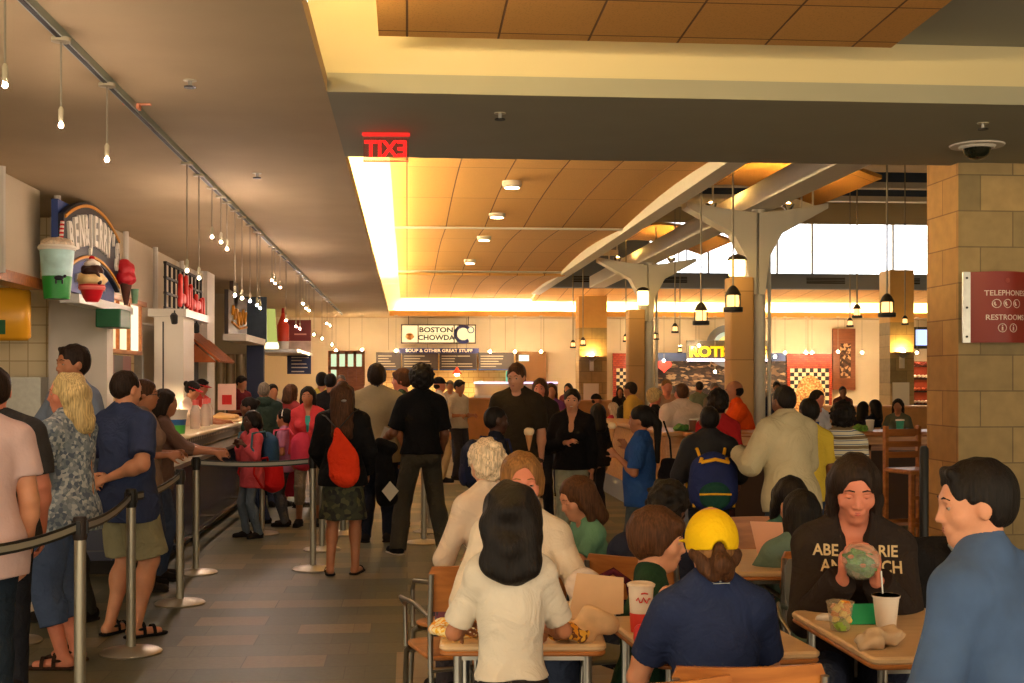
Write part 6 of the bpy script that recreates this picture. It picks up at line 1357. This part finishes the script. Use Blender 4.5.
person('person in black top next to the yellow shirt', 331, 16.2, 371, face=-10, sex='m', hair=('crop', 'black'), skin='tan', topw=dict(c=(26, 24, 26), sl=1.5), bottom=jeans())
person('person with a cap far behind the queue', 341, 20.5, 373, face=180, sex='m', hair=('crop', 'grey'), skin='tan', topw=dict(c=(90, 60, 50), sl=.7), bottom=jeans())
I = person('woman with wavy auburn hair, black cardigan and patterned green skirt', 343, 10.25, 379, face=-4, sex='f', hair=('wavy', 'brown', .34), skin='tan', arms=({'p': ((.22, .12, -1), (-.1, .5, -.8))}, {'p': ((.22, .1, -1), (-.2, .7, -.6))}), topw=dict(c=(20, 19, 20), sl=1.95, hem=-.12, n='cardigan', g=.022, flare=.02),
   bottom=dict(k='skirt', len=.42, m=spotted('skirt_print', [(46, 50, 34), (22, 24, 20), (76, 74, 46), (34, 40, 30)], 28)), shoes=dict(k='flat', c=(14, 13, 14)), fat=1.12)
W = I['world'] @ I['T']; t = thing('drawstring_bag', 'bright orange drawstring bag on the back of the auburn-haired woman', 'bag', W @ Vector((.045, -.24, .0)), math.radians(-4)); t.rotation_euler = (0, math.radians(-8), math.radians(-4))
sdf_obj('sack', [cone((0, 0, .02), (.0, 0, .14), .125, .112, k=.04, flat=((0, 1, 0), .55)), cone((0, 0, .14), (-.01, 0, .36), .112, .025, k=.05, flat=((0, 1, 0), .55))], LT((226, 60, 26), bump=.5, scale=14), t, .009, folds(.008, 30)); b = MB(); b.tube([(-.01, .02, .36), (-.1, .1, .48), (-.15, .2, .50)], .006, 6); b.tube([(-.01, .02, .36), (.12, .1, .48), (.16, .2, .50)], .006, 6); b.build('cord', M_black, t, 60)
b = MB(); b.ball(I['fm']((.02, -.125, .06)), (.028, .016, .014), 8, 6); b.build('hair_clip', M_steel, I['root'], 60)
I = person('man in grey-beige striped polo shirt with dark hair, back to us', 377, 12.3, 361, face=-8, sex='m', hair=('boy', 'dark'), skin='tan', topw=dict(m=mat('polo_oatmeal', (150, 136, 106), rough=.9, bump=.3, var=.06), sl=.9, hem=-.14, g=.024, collar=True, cm=LT((34, 40, 60))), bottom=jeans((26, 30, 42)), fat=1.18)
o = sdf_obj('jacket', [cone((0, 0, .12), (.02, 0, -.3), .07, .10, k=.05, flat=((0, 1, 0), .6)), cone((-.04, 0, .15), (.07, 0, .13), .05, k=.04)], LT((20, 20, 22)), None, .013, folds(.01, 26)); o.location = at(384, 462, 11.0); o['label'] = 'black jacket bunched over an arm, right of the orange bag'; o['category'] = 'jacket'
o = MB().prism([(-.07, 0), (0, -.09), (.075, 0), (0, .085)], 1, -.004, .004).build('paper_tag', mat('tag_white', (206, 196, 176))); o.location = at(390, 491, 10.8); tag(o, 'pale square card hanging below the black jacket', 'card')
I = person('young man in green patterned shirt looking left', 401, 13.6, 366, face=80, sex='m', hair=('boy', 'brown'), skin='rosy', topw=dict(m=spotted('green_print', [(20, 40, 30), (40, 74, 50), (16, 30, 26)], 30), sl=.8), bottom=jeans())
I = person('man in black tee and dark jeans with a mop of black curls, back to us', 421, 11.5, 363, face=14, sex='m', hair=('afro', 'black'), skin='brown', arms=({'p': ((.2, 0, -1), (0, .5, -.8))}, {'p': ((.35, .1, -1), (.15, .9, -.3))}), legs=dict(st=.23), topw=dict(c=(15, 15, 17), sl=.85, hem=-.0, g=.022, n='tee_shirt'), bottom=dict(c=(66, 62, 52), w=.02), shoes=dict(c=(18, 18, 20), s=(200, 190, 170)))
o = MB().prism([(-.03, -.14), (.02, -.15), (.05, .14), (0, .15)], 1, -.004, .004, Matrix.Rotation(.3, 4, 'Y')).build('papers', mat('paper_grey', (160, 156, 146))); o.location = wpt(I, (-.34, .2, 1.02)); tag(o, 'folded papers in the hand of the man in the black tee', 'paper')
I = person('man in white tee, dark cap and khaki trousers in the distance', 440, 19.4, 375, face=-80, sex='m', hair=('cap', 'dark'), skin='rosy', arms=('down', 'down'), topw=dict(c=(232, 222, 206), sl=.8, hem=-.08), bottom=dict(c=(176, 152, 112))); 
def capon(I, c, h=.012): sdf_obj('cap', I['Hs']([ell((0, -.014, .118), (.092, .112, .108), k=.01, plane=((0, 0, .11), (0, 0, -1))), cone((-.035, .10, .12), (.035, .10, .12), .055, k=.02, flat=((0, 0, 1), .2)), half((0, 0, .10), (0, .1, -1))]), LT(c), I['root'], h)
capon(I, (24, 24, 30))
person('man in pale grey shirt and dark jeans looking down, far end of the aisle', 459, 19.9, 378, face=-135, sex='m', hair=('short', 'black'), skin='tan', pitch=12, arms=('bent', 'bent'), topw=dict(c=(196, 186, 168), sl=1.4, hem=-.03, collar=True), bottom=jeans((50, 52, 60)))
I = person('kitchen worker in pale cap behind the chowder counter', 480, 35.2, 379, face=120, sex='m', hair=('crop', 'dark'), skin='tan', topw=dict(c=(232, 222, 206), sl=1.5), bottom=jeans(), H=1.7); capon(I, (222, 212, 190), .02)
person('person with pale hair beyond the grey-shirted man', 450, 24, 379, face=180, sex='f', hair=('short', 'grey'), skin='tan', topw=dict(c=(170, 160, 150), sl=1.5), bottom=jeans())
# ------------------------------------------------------------ middle of the aisle
I = person('tall man in dark olive tee looking down to his left, facing us', 517, 11.4, 360, face=168, sex='m', hair=('short', 'brown'), skin='fair', yaw=-14, pitch=10, topw=dict(c=(44, 36, 24), sl=.85, hem=-.12, g=.02, n='tee_shirt'), bottom=jeans((60, 70, 90)), fat=1.06)
I = person('child with navy backpack holding an ice cream, in front of the tall man', 497, 9.9, 407, face=-78, child=True, sex='m', hair=('crop', 'black'), skin='dark', arms=({'p': ((.2, .3, -1), (-.1, 1, .35))}, {'p': ((.2, .3, -.9), (-.1, 1, .35))}), topw=dict(c=(24, 26, 40), sl=1.6), bottom=jeans())
backpack(I, 'navy backpack on the child with the ice cream', (26, 32, 56), (34, 40, 70), w=.3, h_=.4)
t = thing('ice_cream_cone', 'vanilla ice cream cone held up beside the tall man', 'ice cream', at(529, 448, 9.7)); MB().lathe([(.006, -.02), (.03, .10)], n=12).build('wafer', mat('wafer_light', (190, 130, 76)), t, 40); sdf_obj('scoop', [ell((0, 0, .125), (.042, .042, .035), k=.01)], mat('vanilla_pale', (236, 206, 160)), t, .007, curls(.003, 90))
person('woman with long brown hair and dark coat behind the tall man', 540, 14.0, 376, face=165, sex='f', hair=('long', 'brown', .26), skin='rosy', topw=dict(c=(34, 30, 26), sl=1.9, n='coat', g=.024), bottom=dict(c=(26, 26, 30)), arms=('down', 'belly'))
person('person in violet top glimpsed behind the dark coat', 551, 17, 381, face=180, sex='f', hair=('long', 'brown', .15), skin='tan', topw=dict(c=(110, 60, 110), sl=1.5), bottom=jeans())
I = person('smiling woman in black blazer and pale jeans walking towards us', 572, 11.6, 386, face=168, pose='walk', sex='f', hair=('pony', 'black', .1), skin='fair', yaw=0, arms=({'p': ((.3, .1, -1), (-.85, .6, .25))}, 'down'), topw=dict(c=(18, 16, 18), sl=1.9, v=.32, n='blazer', g=.022, hem=-.05, inner=None), bottom=dict(c=(156, 160, 140)), fat=1.08)
MB().tube([I['fm'](v) for v in ((-.017, .0905, .0385), (0, .0965, .035), (.017, .0905, .0385))], [.002, .0045, .002], 6).build('teeth', M_paper, I['root'], 60)
I = person('person in black with long dark hair right behind the smiling woman', 597, 14.2, 404, face=20, child=True, sex='f', hair=('long', 'black', .2), skin='tan', topw=dict(c=(22, 22, 26), sl=1.9, g=.03), bottom=dict(c=(30, 30, 34)))
I = person('girl in blue tee with long black ponytail carrying a dark shoulder bag', 640, 9.9, 406, face=68, sex='f', child=True, hair=('pony', 'black', .36), skin='tan', arms=({'p': ((.1, .15, -1), (-.1, .55, .9))}, {'p': ((.15, .1, -1), (-.3, .8, .7))}), topw=dict(c=(38, 74, 134), sl=.85, hem=-.16, g=.024, n='tee_shirt'), bottom=jeans((62, 72, 76)), fat=1.2)
o = sdf_obj('shoulder_bag', [ell((0, 0, .13), (.11, .07, .14), k=.03), cone((-.06, 0, .24), (.06, 0, .24), .03, k=.03)], LT((24, 20, 24)), None, .01, folds(.005, 40)); o.location = wpt(I, (.06, -.24, .70)); o['label'] = 'black shoulder bag on the hip of the girl in the blue tee'; o['category'] = 'bag'
b = MB(); b.tube([(0, 0, .26), (0, .06, .42), (-.03, .16, .56)], .008, 6); b.build('strap', LT((24, 20, 24)), o, 60)
t = thing('ice_cream_cone', 'pale ice cream held at the mouth of the girl in the blue tee', 'ice cream', wpt(I, (.06, .24, 1.15))); MB().lathe([(.006, -.05), (.026, .05)], n=12).build('wafer', mat('wafer_light', (190, 130, 76)), t, 40); sdf_obj('scoop', [ell((0, 0, .075), (.035, .035, .03), k=.01)], mat('vanilla_pale', (236, 206, 160)), t, .007)
I = person('child in black and white jacket wearing a yellow-trimmed backpack', 709, 9.1, 404, face=-6, child=True, sex='m', hair=('crop', 'black'), skin='brown', topw=dict(m=mat('jacket_black', (20, 20, 26), rough=.8, bump=.3), sl=1.9, g=.034, n='jacket', collar=True, cm=LT((206, 190, 160))), bottom=jeans((30, 30, 36)), fat=1.12, arms=({'p': ((.35, .1, -1), (-.1, .9, .1))}, {'p': ((.35, .1, -1), (-.1, .9, .1))}))
backpack(I, 'blue and green backpack with yellow trim on the child at the bar', (34, 44, 92), (26, 66, 56), w=.33, h_=.44, z=.16, depth=.2, trim=(232, 170, 40))
person('child with black hair in red top at the bar, behind the backpack child', 718, 10.6, 388, face=-15, child=True, sex='m', hair=('curly', 'black'), skin='brown', topw=dict(c=(170, 34, 36), sl=1.0), bottom=jeans((60, 30, 30)))
I = person('person in cream hooded sweatshirt leaning on the bar, back to us', 790, 8.6, 382, face=24, sex='m', hair=('crop', 'black'), skin='brown', lean=6, pitch=10, arms=({'p': ((.3, .3, -.9), (-.2, .9, .2))}, {'p': ((.4, .25, -.9), (-.3, .9, .3))}), topw=dict(c=(190, 176, 140), sl=1.95, hem=-.15, g=.036, n='sweatshirt', hood=True), bottom=jeans((60, 66, 72)), fat=1.12)
person('child in yellow tee beside the cream sweatshirt', 808, 9.4, 396, face=10, child=True, sex='m', hair=('crop', 'black'), skin='brown', topw=dict(c=(206, 176, 60), sl=.8), bottom=jeans(), fat=1.1)
I = person('child in white and blue zigzag hoodie with black hair, back to us at the bar', 843, 9.9, 402, face=-25, child=True, sex='m', hair=('afro', 'black'), skin='brown', topw=dict(m=spotted('zigzag', [(214, 206, 180), (60, 90, 130), (222, 214, 190), (120, 100, 70)], 4.0, kind='wave'), sl=1.9, g=.03, n='hoodie', hood=True), bottom=jeans())
# ------------------------------------------------------------ diners beyond the bar
bar = 'diners seated beyond the bar'
person('blonde short-haired woman in black top talking at the bar', 655, 16.6, 386, face=-72, pose='sit', seat='high', sex='f', hair=('boy', 'blonde'), skin='rosy', arms=('table', 'face'), topw=dict(c=(18, 16, 18), sl=.3), bottom=jeans(), H=1.66)
person('man in white shirt with brown hair seated at the bar, back turned', 681, 15.9, 381, face=20, pose='sit', seat='high', sex='m', hair=('short', 'brown'), skin='rosy', topw=dict(c=(226, 206, 186), sl=1.5, g=.03), bottom=jeans(), fat=1.3, H=1.75)
person('man in yellow shirt bending over behind the blonde woman', 643, 18.4, 381, face=60, pose='sit', seat='high', sex='m', hair=('crop', 'dark'), skin='tan', lean=20, topw=dict(c=(214, 176, 80), sl=.8, g=.026), bottom=jeans(), fat=1.15, H=1.75)
person('older man facing us between the blonde woman and the white shirt', 667, 18.2, 377, face=180, pose='sit', seat='high', sex='m', hair=('crop', 'light'), skin='rosy', topw=dict(c=(150, 120, 100), sl=1.5), bottom=jeans(), H=1.75)
person('balding man in bright orange polo, hand to his chin at the bar', 748, 14.6, 379, face=82, pose='sit', seat='high', sex='m', hair=('bald', 'black'), skin='tan', lean=16, arms=('table', 'face'), topw=dict(c=(236, 84, 20), sl=.8, g=.026, collar=True), bottom=jeans(), fat=1.16, H=1.78)
person('man in sage shirt far off in front of the rotisserie stall', 699, 24, 380, face=10, sex='m', hair=('crop', 'dark'), skin='tan', topw=dict(c=(130, 140, 112), sl=.9), bottom=jeans())
person('person in dark blue by the round white pole', 777, 22, 380, face=170, sex='m', hair=('short', 'black'), skin='brown', topw=dict(c=(40, 48, 70), sl=1.2), bottom=jeans())
person('person with greying hair far behind the backpack child', 715, 21, 381, face=180, sex='f', hair=('short', 'grey'), skin='tan', topw=dict(c=(110, 100, 90), sl=1.5), bottom=jeans())
person('woman in white top with dark ponytail lit by the window', 818, 16.0, 388, face=-150, pose='sit', seat='high', sex='f', hair=('pony', 'dark', .1), skin='rosy', topw=dict(c=(236, 236, 246), sl=.9), bottom=jeans(), H=1.66)
person('person in dark red vest standing by the far right wall', 843, 24, 385, face=180, sex='m', hair=('crop', 'dark'), skin='brown', topw=dict(c=(90, 50, 46), sl=.9), bottom=jeans())
for (px, d, top, fc, c, hr, lb) in ((864, 21, 400, -60, (30, 34, 50), 'black', 'seated person in navy left of the pair under the picture frame'), (874, 20, 398, 40, (24, 28, 44), 'black', 'seated person in black with long hair, right of the pair under the picture frame'),
                            (898, 19.5, 397, 150, (90, 96, 80), 'black', 'seated woman in patterned top at the far right'), (612, 23, 401, 60, (196, 60, 80), 'white', 'seated person in pink far left of the bar'), (622, 21.5, 404, 0, (30, 28, 34), 'black', 'small black-haired child seated by the left end of the bar'),
                            (631, 27, 385, 180, (26, 24, 26), 'black', 'person in black by the narrow checkerboard panel'), (620, 28, 386, 170, (30, 26, 26), 'dark', 'person in dark clothes left of the checkerboard panel'), (568, 25, 382, 150, (120, 60, 70), 'black', 'dark-haired person behind the smiling woman')):
    st_ = 'sit' if top > 390 else 'stand'
    person(lb, px, d, top, face=fc, pose=st_, H=1.62 if st_ == 'sit' else None, sex='f', hair=('long' if 'long' in lb or px in (612, 568) else 'bob', hr, .18), skin='tan', topw=dict(c=c, sl=1.2), bottom=jeans((40, 42, 56)), arms=('table', 'table') if st_ == 'sit' else ('down', 'down'))
I = person('person in red with black cap seated by the left far pillar', 597, 24, 392, face=-120, pose='sit', sex='m', hair=('cap', 'dark'), skin='tan', topw=dict(c=(150, 30, 44), sl=.8), bottom=jeans(), H=1.7, arms=('table', 'table')); capon(I, (20, 18, 22), .02)
for (px, d, lb) in ((858, 20.2, 'pale wooden chair left of the navy pair'), (888, 19.6, 'pale wooden chair between the navy pair and the patterned top'), (915, 19, 'pale wooden chair at the far right edge of the bar')):
    r_ = (px-512)/FPX*d; chair(r_, d, 160, lb, M_wood, 'far dining chairs')
for (r_, d, lb) in ((4.95/1, 18.6, 'far dining table in front of the patterned-top woman'), (5.6, 20.9, 'far dining table beside the navy pair'), (1.95, 22.4, 'far dining table at the left end of the bar')):
    cafe_table(cam_xy(r_ if r_ < 5 else 5.0+.9, d), 0, .8, .8, lb)
WB=.4; EXPO=.9
# ------------------------------------------------------------ camera, world, colour
cd = bpy.data.cameras.new('camera'); cd.sensor_width = 36; cd.lens = FPX/1024*36; cd.shift_y = (HOR-341.5)/1024
cam = bpy.data.objects.new('camera', cd); C.objects.link(cam); cam.location = (0, 0, CAMZ); cam.rotation_euler = (PI/2, 0, -YAW)
cd.clip_end = 300; sc_.camera = cam
w = bpy.data.worlds.new('sky'); sc_.world = w; w.use_nodes = True; nt = w.node_tree; N = nt.nodes; L = nt.links
bg = N['Background']; tc = N.new('ShaderNodeTexCoord'); sp = N.new('ShaderNodeSeparateXYZ'); L.new(tc.outputs['Generated'], sp.inputs[0])
r = N.new('ShaderNodeValToRGB'); r.color_ramp.elements[0].position = .0; r.color_ramp.elements[1].position = .6
r.color_ramp.elements[0].color = (WB*1.0, WB*.82, WB*.58, 1); r.color_ramp.elements[1].color = (1, 1.0, 1.0, 1)  # warm end is added ambient fill from behind the camera; white end is sky
L.new(sp.outputs[1], r.inputs[0]); L.new(r.outputs[0], bg.inputs[0]); bg.inputs[1].default_value = 4.0
vs = sc_.view_settings; vs.view_transform = 'Standard'; vs.look = 'None'; vs.gamma = 1; vs.use_curve_mapping = False; vs.exposure = EXPO
sc_.cycles.use_denoising = True; sc_.cycles.max_bounces = 6; sc_.cycles.diffuse_bounces = 3; sc_.cycles.glossy_bounces = 2; sc_.cycles.transmission_bounces = 4
sc_.cycles.transparent_max_bounces = 8; sc_.cycles.sample_clamp_indirect = 4; sc_.cycles.caustics_reflective = False; sc_.cycles.caustics_refractive = False
for o in bpy.data.objects:
    if o.parent is None: KIDS.pop(o.name, None)
